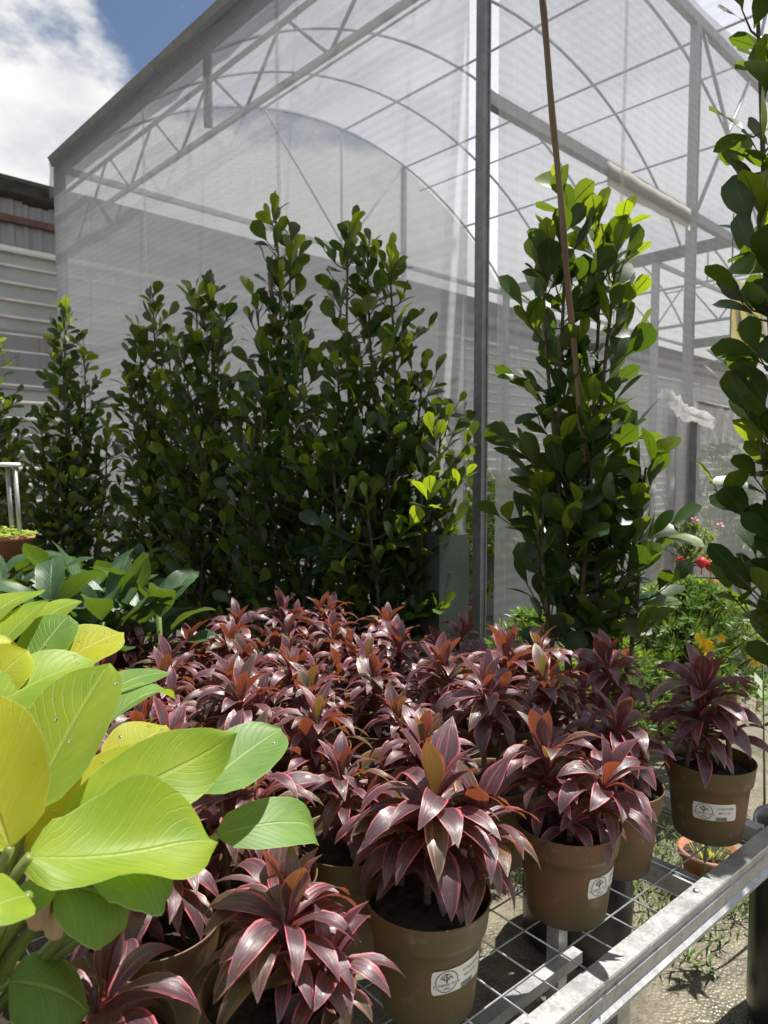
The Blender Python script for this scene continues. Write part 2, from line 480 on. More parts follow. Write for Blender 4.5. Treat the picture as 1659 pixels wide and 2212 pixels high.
M = {}
M['cord'] = mat_cordyline()
M['philo_yellow'] = mat_philo("philodendron_yellow", (0.42, 0.43, 0.022), (0.34, 0.41, 0.028), (0.92, 0.84, 0.03), 0.5, vein=(0.68, 0.66, 0.20))
M['philo_lime'] = mat_philo("philodendron_lime", (0.225, 0.325, 0.024), (0.16, 0.275, 0.022), (0.64, 0.74, 0.02), 0.40, vein=(0.40, 0.48, 0.12))
M['philo_green'] = mat_philo("philodendron_green", (0.095, 0.20, 0.040), (0.13, 0.25, 0.048), (0.42, 0.60, 0.03), 0.34, vein=(0.36, 0.48, 0.18))
M['philo_dark'] = mat_philo("philodendron_dark", (0.030, 0.075, 0.034), (0.046, 0.100, 0.036), (0.17, 0.27, 0.015), 0.26, 0.26, vein=(0.20, 0.28, 0.13), veinamt=0.4)
M['fig'] = mat_fig()
M['fig_young_lit'] = mat_fig('fig_leaf_young_lit', 0.9)  # new growth at the tips, and sunlit look painted into leaf colour
M['petiole'] = mat_simple("petiole_green", (0.10, 0.15, 0.03), (0.17, 0.20, 0.045), 0.4, 12)
M['petiole_dk'] = mat_simple("petiole_dark", (0.10, 0.17, 0.04), (0.14, 0.20, 0.06), 0.45, 12)
M['sheath'] = mat_simple("dry_sheath", (0.36, 0.25, 0.14), (0.50, 0.38, 0.24), 0.7, 30, stretch=(1, 1, 0.1))
M['stem'] = mat_simple("cordyline_stem", (0.10, 0.075, 0.05), (0.17, 0.13, 0.09), 0.7, 60, bump=0.3, stretch=(1, 1, 4))
M['bark'] = mat_simple("fig_bark", (0.055, 0.040, 0.026), (0.10, 0.075, 0.05), 0.8, 40, bump=0.4)
M['twig'] = mat_simple("fig_twig", (0.045, 0.055, 0.025), (0.075, 0.07, 0.035), 0.6, 40)
M['bamboo'] = mat_simple("bamboo_stake", (0.085, 0.052, 0.022), (0.15, 0.098, 0.045), 0.55, 20, stretch=(1, 1, 0.15))
M['soil'] = mat_simple("potting_soil", (0.012, 0.009, 0.007), (0.045, 0.032, 0.022), 0.95, 60, bump=1.0, bscale=90)
M['pot'] = mat_pot()
M['terracotta'] = mat_simple("terracotta", (0.30, 0.10, 0.055), (0.36, 0.15, 0.09), 0.75, 14)
M['galv'] = mat_galv("galvanised_steel", (0.33, 0.34, 0.35), (0.50, 0.51, 0.50), 0.42, 0.75)
M['wire'] = mat_galv("galvanised_wire", (0.40, 0.41, 0.42), (0.55, 0.56, 0.57), 0.42, 0.8)
M['frame'] = mat_galv("greenhouse_steel", (0.34, 0.355, 0.37), (0.46, 0.475, 0.49), 0.5, 0.35)
M['frame_dk'] = mat_galv("greenhouse_steel_dull", (0.17, 0.177, 0.19), (0.25, 0.26, 0.27), 0.55, 0.3)
M['net'] = mat_net("net_wall_cloth", 0.52, (0.66, 0.67, 0.70), 'z', 0.08, (9, 0.35, 1))
M['roof'] = mat_net("roof_film", 0.78, (0.50, 0.52, 0.57), 'x', 0.15, (20, 0.4, 1), rib=7.0)
M['skirt'] = mat_net('folded_net', 0.62, (0.34, 0.35, 0.36), 'z', 0.12, (22, 0.5, 1))
M['curtain'] = mat_net('cream_film', 0.72, (0.50, 0.485, 0.455), 'z', 0.1, (4, 4, 1))
M['plastic'] = mat_net("clear_plastic_wrap", 0.55, (0.62, 0.62, 0.62), 'z', 0.3, (9, 9, 1))
M['ground'] = mat_ground()
M['zinc'] = mat_simple("zinc_sheet", (0.27, 0.275, 0.29), (0.24, 0.20, 0.18), 0.5, 3.0, 0.2, stretch=(6, 6, 0.4), lo=0.48, hi=0.72)
M['ribwall'] = mat_simple("grey_green_sheet", (0.36, 0.385, 0.37), (0.46, 0.48, 0.465), 0.45, 2.0, 0.1)
M['rib'] = mat_simple("sheet_rib_highlight", (0.62, 0.60, 0.57), (0.75, 0.74, 0.72), 0.4, 4.0, 0.1)  # bright highlight along the ribs put into their colour
M['rust'] = mat_simple("rusty_purlin", (0.10, 0.055, 0.045), (0.16, 0.085, 0.065), 0.8, 9.0)
M['eave'] = mat_simple("mossy_eave_board", (0.020, 0.024, 0.02), (0.06, 0.055, 0.045), 0.9, 7.0)
M['white'] = mat_simple("white_paint", (0.72, 0.72, 0.70), (0.80, 0.80, 0.78), 0.4, 5.0)
M['label'] = mat_simple("label_paper", (0.74, 0.73, 0.69), (0.80, 0.79, 0.76), 0.35, 30)
M['ink'] = mat_simple("label_ink", (0.025, 0.025, 0.03), (0.05, 0.05, 0.05), 0.5, 200)
M['blackbag'] = mat_simple("black_polybag", (0.010, 0.011, 0.014), (0.024, 0.026, 0.03), 0.30, 5, bump=0.6, bscale=7, stretch=(1, 1, 0.6))
M['blackpot'] = mat_simple("black_planter", (0.012, 0.013, 0.014), (0.03, 0.03, 0.03), 0.6, 8)
M['greenbox'] = mat_simple("green_painted_panel", (0.035, 0.06, 0.045), (0.06, 0.085, 0.065), 0.7, 6)
M['red'] = mat_simple("red_silk", (0.55, 0.018, 0.03), (0.65, 0.03, 0.045), 0.45, 9)
M['gold'] = mat_simple("gold_trim", (0.55, 0.38, 0.06), None, 0.35, metal=0.6)
M['yellow'] = mat_simple("yellow_petal", (0.75, 0.50, 0.01), (0.80, 0.60, 0.03), 0.5, 30)
M['pinkbloom'] = mat_simple("pink_petal", (0.70, 0.42, 0.45), None, 0.6)
M['banner'] = mat_simple("yellow_banner", (0.68, 0.56, 0.16), (0.74, 0.64, 0.26), 0.55, 6)
M['banner_dk'] = mat_simple("banner_dark_print", (0.035, 0.035, 0.05), (0.10, 0.10, 0.14), 0.55, 5)
M['banner_lt'] = mat_simple("banner_pale_print", (0.42, 0.42, 0.50), (0.55, 0.55, 0.60), 0.55, 7)
M['gold_print'] = mat_simple("banner_gold_print", (0.55, 0.36, 0.03), None, 0.55)
M['cream'] = mat_simple("cream_curtain", (0.40, 0.375, 0.34), (0.48, 0.45, 0.41), 0.6, 5, stretch=(1, 1, 0.3))
M['grass'] = mat_simple("grass_blade", (0.07, 0.13, 0.02), (0.13, 0.19, 0.03), 0.5, 4)
M['water'] = mat_water()
M['rope'] = mat_simple("netting_rope", (0.10, 0.10, 0.10), (0.3, 0.3, 0.3), 0.8, 90)


def mat_needle():
    m, nt, out = new_mat("podocarpus_leaf")
    geo = nt.nodes.new('ShaderNodeNewGeometry')
    rr = geo.outputs['Random Per Island']
    b = mixc(nt, rr, (0.045, 0.10, 0.02), (0.14, 0.25, 0.035))
    t = mixc(nt, rr, (0.20, 0.32, 0.02), (0.46, 0.60, 0.03))
    leaf_shader(nt, out, b, t, 0.35, 0.4)
    return m


def mat_lime_small():
    m, nt, out = new_mat("lime_small_leaf")
    geo = nt.nodes.new('ShaderNodeNewGeometry')
    rr = geo.outputs['Random Per Island']
    b = mixc(nt, rr, (0.28, 0.40, 0.06), (0.45, 0.55, 0.12))
    leaf_shader(nt, out, b, (0.6, 0.72, 0.1), 0.35, 0.45)
    return m


M['needle'] = mat_needle()
M['limesmall'] = mat_lime_small()

# ------------------------------------------------------------------ ground
g = MB()
g.quad((-120, -60, 0), (120, -60, 0), (120, 200, 0), (-120, 200, 0))
tag(g.build('ground', M['ground']), 'wet gritty concrete ground of the nursery yard', None, None, 'structure')

# ------------------------------------------------------------------ greenhouse
TH = R(46.5)
U = Vector((math.sin(TH), math.cos(TH), 0))      # along the gable (away to the right)
V = Vector((-math.cos(TH), math.sin(TH), 0))     # along the long side (away to the left)
G0 = Vector((0.405, 3.0, 0))
GL, SPAN, ZE, RISE = 4.75, 6.5, 4.19, 1.36
ARC_R = ((SPAN / 2) ** 2 + RISE ** 2) / (2 * RISE)


def gp(s, t, z):
    return G0 + U * s + V * t + Vector((0, 0, z))


def arch_z(s):
    x = s - SPAN / 2
    return ZE + math.sqrt(max(ARC_R ** 2 - x * x, 0)) - (ARC_R - RISE)


def grid_sheet(fn, nu, nv, name, mat, parent, uvs=(1, 1)):
    vs, fs, uv = [], [], []
    for i in range(nu + 1):
        for j in range(nv + 1):
            a, b = i / nu, j / nv
            vs.append(fn(a, b))
            uv.append((a * uvs[0], b * uvs[1]))
    for i in range(nu):
        for j in range(nv):
            n = i * (nv + 1) + j
            fs.append([n, n + nv + 1, n + nv + 2, n + 1])
    return add(name, mesh_from(name, vs, fs, mat, uv), parent)


gh = thing('greenhouse', 'arched greenhouse with steel frame, pale netting walls and translucent plastic roof', 'greenhouse')
# posts
for s, t, w in ((0, 0, 0.040), (0, GL, 0.055), (2.0, 0, 0.046), (4.3, 0, 0.045), (SPAN, 0, 0.07), (SPAN, GL, 0.07), (SPAN, 2.4, 0.07), (4.3, GL, 0.05)):
    top = ZE if s in (0, SPAN) or t == 0 else arch_z(s) - 0.02
    mb = MB()
    rot = Matrix((U, V, Vector((0, 0, 1)))).transposed()
    mb.box(gp(s, t, top / 2), (w / 2, w / 2, top / 2), rot)
    for q in (-1, 1):                                  # folded lips of the steel section
        mb.box(gp(s + q * w * 0.42, t - w * 0.56, top / 2 - 0.02), (w * 0.10, w * 0.06, top / 2 - 0.05), rot)
    if s == 0 and t > 0:
        mb.box(gp(s - w * 0.7, t + 0.02, top / 2), (w * 0.2, w * 0.35, top / 2 - 0.03), rot)
    mb.build('post', M['frame_dk'] if s == 0 else M['frame'], gh)
# arches
for t in (GL, 3.85, 2.95, 2.05, 1.15, 0.25):
    pts = [gp(SPAN * k / 28, t, arch_z(SPAN * k / 28)) for k in range(29)]
    MB().tube(pts, 0.014, 6).build('arch', M['frame'], gh, True)
# purlins along the roof
for s in (0.9, 2.1, 3.25, 4.3, 5.5):
    MB().tube([gp(s, -0.1, arch_z(s) - 0.03), gp(s, GL, arch_z(s) - 0.03)], 0.013, 6).build('purlin', M['frame'], gh, True)
MB().tube([gp(4.6, 0, arch_z(4.6) - 0.16), gp(4.6, GL, arch_z(4.6) - 0.16)], 0.010, 6).build('purlin', M['frame'], gh, True)


def girder(s, t0, t1, z_top, z_bot, parent, nodes, r=0.018):
    gd = MB().bar(gp(s, t0, z_bot), gp(s, t1, z_bot), 0.024, 0.034).build('bottom_chord', M['frame'], parent)
    MB().bar(gp(s, t0, z_top), gp(s, t1, z_top), 0.02, 0.026).build('top_chord', M['frame'], parent)
    for a, b in zip(nodes, nodes[1:]):
        m = (a + b) / 2
        for p, q in ((a, m - 0.03), (b, m + 0.03)):
            MB().tube([gp(s, p, z_bot), gp(s, q, z_top)], 0.010, 6).build('web_strut', M['frame'], parent, True)


girder(0.05, -0.3, GL, 3.98, 3.645, gh, (-0.55, 0.25, 1.05, 1.85, 2.65, 3.45, 4.25))
MB().bar(gp(0.05, 2.28, 3.7), gp(0.05, 2.28, 4.15), 0.04, 0.05).build('hanger', M['frame_dk'], gh)
girder(SPAN, 0.0, GL, 3.78, 3.30, gh, (0.0, 0.8, 1.6, 2.4, 3.2, 4.0, 4.75))
# eave gutters
for s, w in ((0, 0.07), (SPAN, 0.24)):
    mb = MB()
    o = -1 if s == 0 else 0
    a, b = gp(s + o * 0.04, -0.1, 0), gp(s + o * 0.04, GL + 0.01, 0)
    rot = Matrix((U, V, Vector((0, 0, 1)))).transposed()
    c = (a + b) / 2
    L = (b - a).length / 2
    mb.box(c + Vector((0, 0, ZE - 0.02)), (w / 2, L, 0.006), rot)
    mb.box(c - U * (w / 2 + 0.012) + Vector((0, 0, ZE + 0.015)), (0.006, L, 0.035), Matrix((U, V, Vector((0, 0, 1)))).transposed() @ Matrix.Rotation(R(-28), 3, 'Y'))
    mb.box(c + U * (w / 2 + 0.012) + Vector((0, 0, ZE + 0.03)), (0.006, L, 0.05), rot)
    mb.build('gutter', M['frame_dk'], gh)
MB().bar(gp(0.0, -0.1, ZE - 0.06), gp(0.0, GL, ZE - 0.06), 0.03, 0.05).build('eave_beam', M['frame_dk'], gh)
grid_sheet(lambda a, b: gp(-0.10 + 0.02 * noise.noise(Vector((a * 30, b * 2, 4))), lerp(-0.05, GL, a), ZE - 0.01 - b * (0.30 + 0.03 * noise.noise(Vector((a * 14, 0, 9))))), 60, 6, 'net_skirt', M['skirt'], gh, (4.75, 0.4))
# ties and beams across the span
MB().bar(gp(0, GL, ZE - 0.03), gp(SPAN, GL, ZE - 0.03), 0.04, 0.05).build('tie_beam', M['frame'], gh)
MB().bar(gp(0, 0, ZE - 0.02), gp(SPAN + 6, 0, ZE - 0.02), 0.045, 0.06).build('tie_beam', M['frame'], gh)
MB().bar(gp(0.03, 0, 3.03), gp(SPAN, 0, 3.03), 0.04, 0.055).build('rail_beam', M['frame'], gh)
# gable braces
for s0, z0, s1, z1, t in ((2.15, arch_z(2.15), 3.3, ZE - 0.02, GL), (4.3, arch_z(4.3), 3.3, ZE - 0.02, GL), (3.25, arch_z(3.25), 3.25, ZE, GL),
                          (4.3, arch_z(4.3), 4.3, ZE, GL), (2.06, ZE, 3.1, 3.06, 0.0), (2.06, 3.06, 2.9, ZE, 0.0), (2.9, ZE, 3.5, arch_z(3.5) - 0.02, 0.0)):
    MB().tube([gp(s0, t, z0), gp(s1, t, z1)], 0.012, 6).build('brace', M['frame'], gh, True)
# roof film
grid_sheet(lambda a, b: gp(SPAN * a, lerp(-0.05, GL, b), arch_z(SPAN * a) + 0.022), 28, 2, 'roof_film', M['roof'], gh, (6.5, 5.5))


def wall_sheet(s0, s1, t0, t1, z1, off=0.0, top=None):
    def fn(a, b):
        s, t = lerp(s0, s1, a), lerp(t0, t1, a)
        zt = top(s) if top else z1
        n = noise.noise(Vector((s * 2.1, t * 2.1, b * 1.5))) * 0.025
        p = gp(s, t, lerp(0.02, zt, b))
        nrm = U if s0 == s1 else V
        return p + nrm * (n + off)
    return fn


grid_sheet(wall_sheet(0, 0, 0.02, GL, ZE - 0.03, -0.065), 40, 24, 'net_wall', M['net'], gh, (4.75, 4.1))
grid_sheet(wall_sheet(0.02, SPAN, 0, 0, ZE, -0.065), 50, 24, 'net_wall', M['net'], gh, (6.5, 4.1))
grid_sheet(wall_sheet(0, SPAN, GL, GL, ZE, 0.05, lambda s: arch_z(s)), 50, 24, 'net_wall', M['net'], gh, (6.5, 5.4))
for t in (1.3, 2.9):
    grid_sheet(lambda a, b: gp(-0.085, t + 0.035 * a + 0.01 * math.sin(b * 9), lerp(0.05, ZE - 0.05, b)), 1, 24, 'net_seam', M['net'], gh, (0.1, 4))
for s in (0.95, 3.2):
    grid_sheet(lambda a, b: gp(s + 0.035 * a + 0.01 * math.sin(b * 8), -0.105, lerp(0.05, ZE - 0.05, b)), 1, 24, 'net_seam', M['net'], gh, (0.1, 4))
# rolled curtain hung from the rail beam
vs, fs = [], []
mb = MB()
NC = 24
for i in range(NC + 1):
    s = lerp(0.86, 1.80, i / NC)
    for z, o in ((3.00, -0.012), (2.96, -0.014), (2.92, -0.013), (2.88, -0.011), (2.92, -0.0105), (2.98, -0.0095)):
        mb.v.append(gp(s, o * 2 - 0.06, z + 0.012 * noise.noise(Vector((s * 6, z * 4, 0)))))
for i in range(NC):
    for k in range(6):
        k2 = (k + 1) % 6
        mb.f.append([i * 6 + k, (i + 1) * 6 + k, (i + 1) * 6 + k2, i * 6 + k2])
mb.build('rolled_curtain', M['curtain'], gh, True)

# second bay beyond the valley gutter
bay = thing('greenhouse_bay', 'neighbouring greenhouse bay seen dimly through the netting', 'greenhouse')
for t in (GL, 3.4, 2.0, 0.6):
    pts = [gp(SPAN * (1 + k / 20), t, arch_z(SPAN * k / 20)) for k in range(21)]
    MB().tube(pts, 0.018, 6).build('arch', M['frame'], bay, True)
for s in (1.2, 3.25, 5.3):
    MB().tube([gp(SPAN + s, 0, arch_z(s)), gp(SPAN + s, GL, arch_z(s))], 0.014, 6).build('purlin', M['frame'], bay, True)
for t in (0.0, 2.4, GL):
    MB().bar(gp(2 * SPAN, t, 0), gp(2 * SPAN, t, ZE), 0.07, 0.07).build('post', M['frame'], bay)
MB().bar(gp(2 * SPAN, -0.5, ZE), gp(2 * SPAN, GL, ZE), 0.22, 0.16).build('gutter', M['frame_dk'], bay)
for (z, w) in ((3.78, 0.03), (3.3, 0.04)):
    MB().bar(gp(2 * SPAN, 0, z), gp(2 * SPAN, GL, z), w, w).build('chord', M['frame'], bay)
for k in range(5):
    MB().tube([gp(2 * SPAN, k, 3.3), gp(2 * SPAN, k + 0.5, 3.78), gp(2 * SPAN, k + 0.95, 3.3)], 0.014, 6).build('web_strut', M['frame'], bay, True)
for t in (GL, 2.4):
    MB().bar(gp(SPAN, t, ZE - 0.05), gp(2 * SPAN, t, ZE - 0.05), 0.04, 0.05).build('tie_beam', M['frame'], bay)
    for s in (1.6, 3.25, 4.9):
        MB().tube([gp(SPAN + s, t, ZE - 0.05), gp(SPAN + s, t, arch_z(s))], 0.012, 6).build('brace', M['frame'], bay, True)
grid_sheet(lambda a, b: gp(SPAN * (1 + a), lerp(-0.3, GL, b), arch_z(SPAN * a) + 0.022), 20, 2, 'roof_film', M['roof'], bay, (6.5, 5.5))

# ------------------------------------------------------------------ corrugated shed wall behind the greenhouse
S0 = px(0, 1015, 8.0)
S0.z = 0
sh = thing('metal_shed', 'long grey corrugated metal shed with dark eave behind the greenhouse', 'shed')


def sp_(s, z, out=0.0):
    return S0 + U * s + Vector((0, 0, z)) - V * out


SH_L0, SH_L1 = -3.0, 26.0
mb = MB()
rotS = Matrix((U, V, Vector((0, 0, 1)))).transposed()
mb.box(sp_((SH_L0 + SH_L1) / 2, 1.98, -0.06), ((SH_L1 - SH_L0) / 2, 0.05, 1.98), rotS)
mb.build('wall', M['ribwall'], sh)
# horizontal ribs, each one a raised fold of the sheet
rib_mb = MB()
L = SH_L1 - SH_L0
prof = [(-0.022, 0.0), (-0.016, 0.045), (0.004, 0.045), (0.022, 0.0)]
for x in (0, L):
    for z, o in prof:
        rib_mb.v.append(U * x + Vector((0, 0, z)) - V * o)
for k in range(3):
    rib_mb.f.append([k, k + 1, k + 5, k + 4])
rib_me = rib_mb.mesh('rib', M['rib'])
for k in range(19):
    add('rib', rib_me, sh, Matrix.Translation(sp_(SH_L0, 3.80 - 0.19 * k, -0.012)))
MB().tube([sp_(SH_L0, 3.97, 0.05), sp_(SH_L1, 3.97, 0.05)], 0.036, 8).build('rail', M['white'], sh, True)
# upper vertical sheets, each overlapping the next
w = 0.30
k = 0
x = SH_L0
rs = random.Random(3)
while x < SH_L1:
    z1 = 4.50 + rs.uniform(-0.03, 0.03)
    o = 0.004 + 0.004 * (k % 3)
    m_ = MB()
    prof2 = [(0, 0), (0.03, 0.022), (0.06, 0.022), (0.09, 0), (0.15, 0.0), (0.18, 0.022), (0.21, 0.022), (0.24, 0), (0.315, 0.004)]
    for (a, b), (a2, b2) in zip(prof2, prof2[1:]):
        m_.quad(sp_(x + a, 4.0, o + b), sp_(x + a2, 4.0, o + b2), sp_(x + a2, z1, o + b2), sp_(x + a, z1, o + b))
    m_.build('sheet_panel', M['zinc'], sh)
    x += w
    k += 1
MB().bar(sp_(SH_L0, 4.30, 0.06), sp_(SH_L1, 4.30, 0.06), 0.05, 0.075).build('purlin', M['rust'], sh)
MB().bar(sp_(SH_L0, 4.63, -0.02), sp_(SH_L1, 4.63, -0.02), 0.34, 0.13).build('eave_board', M['eave'], sh)
mb = MB()
mb.quad(sp_(SH_L0, 4.72, 0.2), sp_(SH_L1, 4.72, 0.2), sp_(SH_L1, 5.5, -5), sp_(SH_L0, 5.5, -5))
mb.build('roof', M['zinc'], sh)
MB().box(sp_(0.25, 2.75, 0.02), (0.42, 0.012, 0.33), rotS).build('patch_panel', M['zinc'], sh)
MB().box(sp_(-0.28, 2.85, 0.02), (0.10, 0.011, 0.38), rotS).build('rust_patch', M['rust'], sh)


# ------------------------------------------------------------------ leaf meshes
def leaf_mesh(name, L, W, prof, e0, e1, fold, nseg, nac, mat, side=0.0, twist=0.0, ease=1.0, wave=0.0):
    vs, fs, uv = [], [], []
    p = Vector((0, 0, 0))
    for i in range(nseg + 1):
        t = i / nseg
        e = R(lerp(e0, e1, t ** ease))
        az = side * t * t
        T = Vector((math.cos(e) * math.cos(az), math.cos(e) * math.sin(az), math.sin(e)))
        if i:
            p = p + T * (L / nseg)
        lat = Vector((-math.sin(az), math.cos(az), 0))
        nr = T.cross(lat)
        if nr.z < 0 and abs(e) < R(90):
            nr = -nr
        tw = Matrix.Rotation(twist * t, 3, T)
        lat2, nr2 = tw @ lat, tw @ nr
        w = interp(prof, t) * W / 2
        fo = fold * (1.0 - 0.55 * t) + 0.9 * max(0.0, 0.25 - t) * 2.0 * (1 if fold > 0 else 0)
        for j in range(nac + 1):
            a = j / nac * 2 - 1
            vs.append(p + lat2 * (a * w) + nr2 * (fo * abs(a) * w + wave * w * math.sin(t * 9 + a * 2) * abs(a)))
            uv.append((t, j / nac))
    for i in range(nseg):
        for j in range(nac):
            n = i * (nac + 1) + j
            fs.append([n, n + 1, n + nac + 2, n + nac + 1])
    return mesh_from(name, vs, fs, mat, uv)


CORD_P = [(0, 0.26), (0.14, 0.30), (0.32, 0.78), (0.5, 1.0), (0.68, 0.90), (0.84, 0.55), (0.95, 0.18), (1, 0.015)]
cord = {'inner': [], 'mid': [], 'outer': [], 'droop': []}
rc = random.Random(11)
for cls, n, e0, e1, L in (('inner', 5, 82, 42, 0.100), ('mid', 8, 64, -48, 0.124), ('outer', 8, 44, -62, 0.122), ('droop', 5, 12, -70, 0.105)):
    for k in range(n):
        cord[cls].append(leaf_mesh('leaf', L * rc.uniform(0.88, 1.1), 0.0325 * rc.uniform(0.8, 1.2), CORD_P, e0 + rc.uniform(-8, 8), e1 + rc.uniform(-16, 16),
                                   rc.uniform(0.18, 0.42), 9, 4, M['cord'], rc.uniform(-0.45, 0.45), rc.uniform(-0.5, 0.5), rc.uniform(0.9, 1.5), rc.uniform(0, 0.10)))

FIG_P = [(0, 0.06), (0.1, 0.16), (0.25, 0.52), (0.45, 0.86), (0.65, 1.0), (0.82, 0.90), (0.93, 0.58), (1, 0.06)]
figm = []
rf = random.Random(5)
for k in range(10):
    figm.append(leaf_mesh('leaf', 1.0, 0.57 * rf.uniform(0.85, 1.15), FIG_P, rf.uniform(4, 20), rf.uniform(-30, 5), rf.uniform(0.05, 0.30), 7, 2, M['fig'], rf.uniform(-0.3, 0.3), rf.uniform(-0.4, 0.4)))

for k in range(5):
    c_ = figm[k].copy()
    c_.materials[0] = M['fig_young_lit']
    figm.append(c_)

# ------------------------------------------------------------------ steel bench with wire top
BT = R(49.6)
BU = Vector((math.sin(BT), math.cos(BT), 0))
BV = Vector((-math.cos(BT), math.sin(BT), 0))
BC = Vector((0.872, 1.496, 0))
BZ, BW, BL = 0.71, 1.52, 2.5
rotB = Matrix((BU, BV, Vector((0, 0, 1)))).transposed()


def bp_(s, t, z=0.0):
    """bench frame: s back along the front rail from the far corner, t in from the front rail"""
    return BC - BU * s + BV * t + Vector((0, 0, z))


bench = thing('plant_bench', 'galvanised steel nursery bench with open wire-mesh top', 'bench')


def channel(p0, p1, inward, name='rail'):
    """folded C-section rail: top flange, outer web with two shallow grooves, bottom lip"""
    prof = [(0.042, BZ - 0.016), (0.042, BZ + 0.004), (0.002, BZ + 0.004), (0.0, BZ + 0.001), (0.0, BZ - 0.012), (0.005, BZ - 0.015), (0.005, BZ - 0.019), (0.0, BZ - 0.022),
            (0.0, BZ - 0.050), (0.004, BZ - 0.053), (-0.008, BZ - 0.062), (-0.008, BZ - 0.070), (0.003, BZ - 0.072), (0.012, BZ - 0.072),
            (0.012, BZ - 0.069), (0.004, BZ - 0.066), (0.008, BZ - 0.050), (0.008, BZ - 0.001), (0.039, BZ - 0.001), (0.039, BZ - 0.016)]
    n = len(prof)
    m_ = MB()
    for p in (p0, p1):
        for o, z in prof:
            m_.v.append(Vector((p.x, p.y, BZ + (z - BZ) * (0.78 if z < BZ else 1.0))) + inward * (o * 0.86))
    for k in range(n):
        k2 = (k + 1) % n
        m_.f.append([k, k2, n + k2, n + k])
    m_.f.append(list(range(n)))
    m_.f.append([n + i for i in range(n)][::-1])
    return m_.build(name, M['galv'], bench)


channel(bp_(0.0, 0), bp_(BL, 0), BV)
channel(bp_(BL, BW), bp_(0, BW), -BV)
channel(bp_(0, BW - 0.043), bp_(0, 0.043), -BU)
channel(bp_(BL, 0.043), bp_(BL, BW - 0.043), BU)
wire_l = MB().tube([Vector((0, 0, 0)), -BU * (BL - 0.09)], 0.0017, 5).mesh('wire', M['wire'], True)
wire_c = MB().tube([Vector((0, 0, 0)), BV * (BW - 0.09)], 0.0017, 5).mesh('wire', M['wire'], True)
t = 0.092
while t < BW - 0.05:
    add('wire', wire_l, bench, Matrix.Translation(bp_(0.045, t, BZ - 0.0045)))
    t += 0.0745
s = 0.085
while s < BL - 0.05:
    add('wire', wire_c, bench, Matrix.Translation(bp_(s, 0.045, BZ - 0.0079)))
    s += 0.0745
for s in (0.30, 1.25, 2.2):
    MB().box(bp_(s, BW / 2, BZ - 0.03), (0.018, BW / 2 - 0.045, 0.018), rotB).build('cross_bar', M['galv'], bench)
for s, t in ((0.62, 0.032), (0.62, BW - 0.04), (2.2, 0.032), (2.2, BW - 0.04), (0.2, BW - 0.04), (0.12, 0.5)):
    MB().box(bp_(s, t, (BZ - 0.058) / 2), (0.019, 0.019, (BZ - 0.058) / 2), rotB).build('leg', M['galv'], bench)
bolt_me = MB().lathe([(0.0, 0.004), (0.0045, 0.004), (0.006, 0.0025), (0.006, 0.0)], 8).mesh('bolt', M['wire'], True)
for s in (0.36, 0.86, 0.93, 1.5):
    add('bolt', bolt_me, bench, Matrix.Translation(bp_(s, 0.022, BZ + 0.0042)))
MB().box(bp_(0.90, 0.023, BZ + 0.0055), (0.055, 0.017, 0.0012), rotB).build('splice_plate', M['galv'], bench)
MB().bar(bp_(0.1, 0.45, 0.24), bp_(2.3, 0.45, 0.24), 0.03, 0.03).build('brace_bar', M['galv'], bench)

# ------------------------------------------------------------------ pots and labels
POT_H = 0.165


def pot_r(z):
    return lerp(0.070, 0.0835, min(z / 0.122, 1.0)) if z < 0.122 else lerp(0.089, 0.0935, (z - 0.122) / 0.043)


pot_prof = [(0.0, 0.004), (0.060, 0.004), (0.064, 0.0), (0.068, 0.0), (0.070, 0.004)] + [(pot_r(z), z) for z in (0.03, 0.06, 0.09, 0.1195)] + \
           [(0.0885, 0.1225)] + [(pot_r(z), z) for z in (0.13, 0.150, 0.160)] + [(0.0945, 0.1640), (0.0935, 0.1655), (0.0915, 0.1640), (0.0885, 0.145), (0.085, 0.120)]
pot_me = MB().lathe(pot_prof, 44).mesh('pot', M['pot'], True)
vs, fs = [], []
rr_ = random.Random(2)
mbs = MB()
for i in range(7):
    for k in range(20):
        a = 2 * math.pi * k / 20
        r = 0.0872 * i / 6
        mbs.v.append(Vector((r * math.cos(a), r * math.sin(a), 0.143 + (rr_.uniform(-0.004, 0.006) if i < 6 else -0.002))))
for i in range(6):
    for k in range(20):
        k2 = (k + 1) % 20
        mbs.f.append([i * 20 + k, i * 20 + k2, (i + 1) * 20 + k2, (i + 1) * 20 + k])
soil_me = mbs.mesh('soil', M['soil'], True)


def text_mesh(body, size):
    cu = bpy.data.curves.new('lettering', 'FONT')
    cu.body, cu.size, cu.align_x, cu.align_y = body, size, 'CENTER', 'CENTER'
    cu.resolution_u = 2
    ob = bpy.data.objects.new('tmp', cu)
    col.objects.link(ob)
    dg = bpy.context.evaluated_depsgraph_get()
    me = bpy.data.meshes.new_from_object(ob.evaluated_get(dg))
    vs = [v.co.copy() for v in me.vertices]
    fs = [list(p.vertices) for p in me.polygons]
    bpy.data.objects.remove(ob)
    bpy.data.curves.remove(cu)
    bpy.data.meshes.remove(me)
    return vs, fs


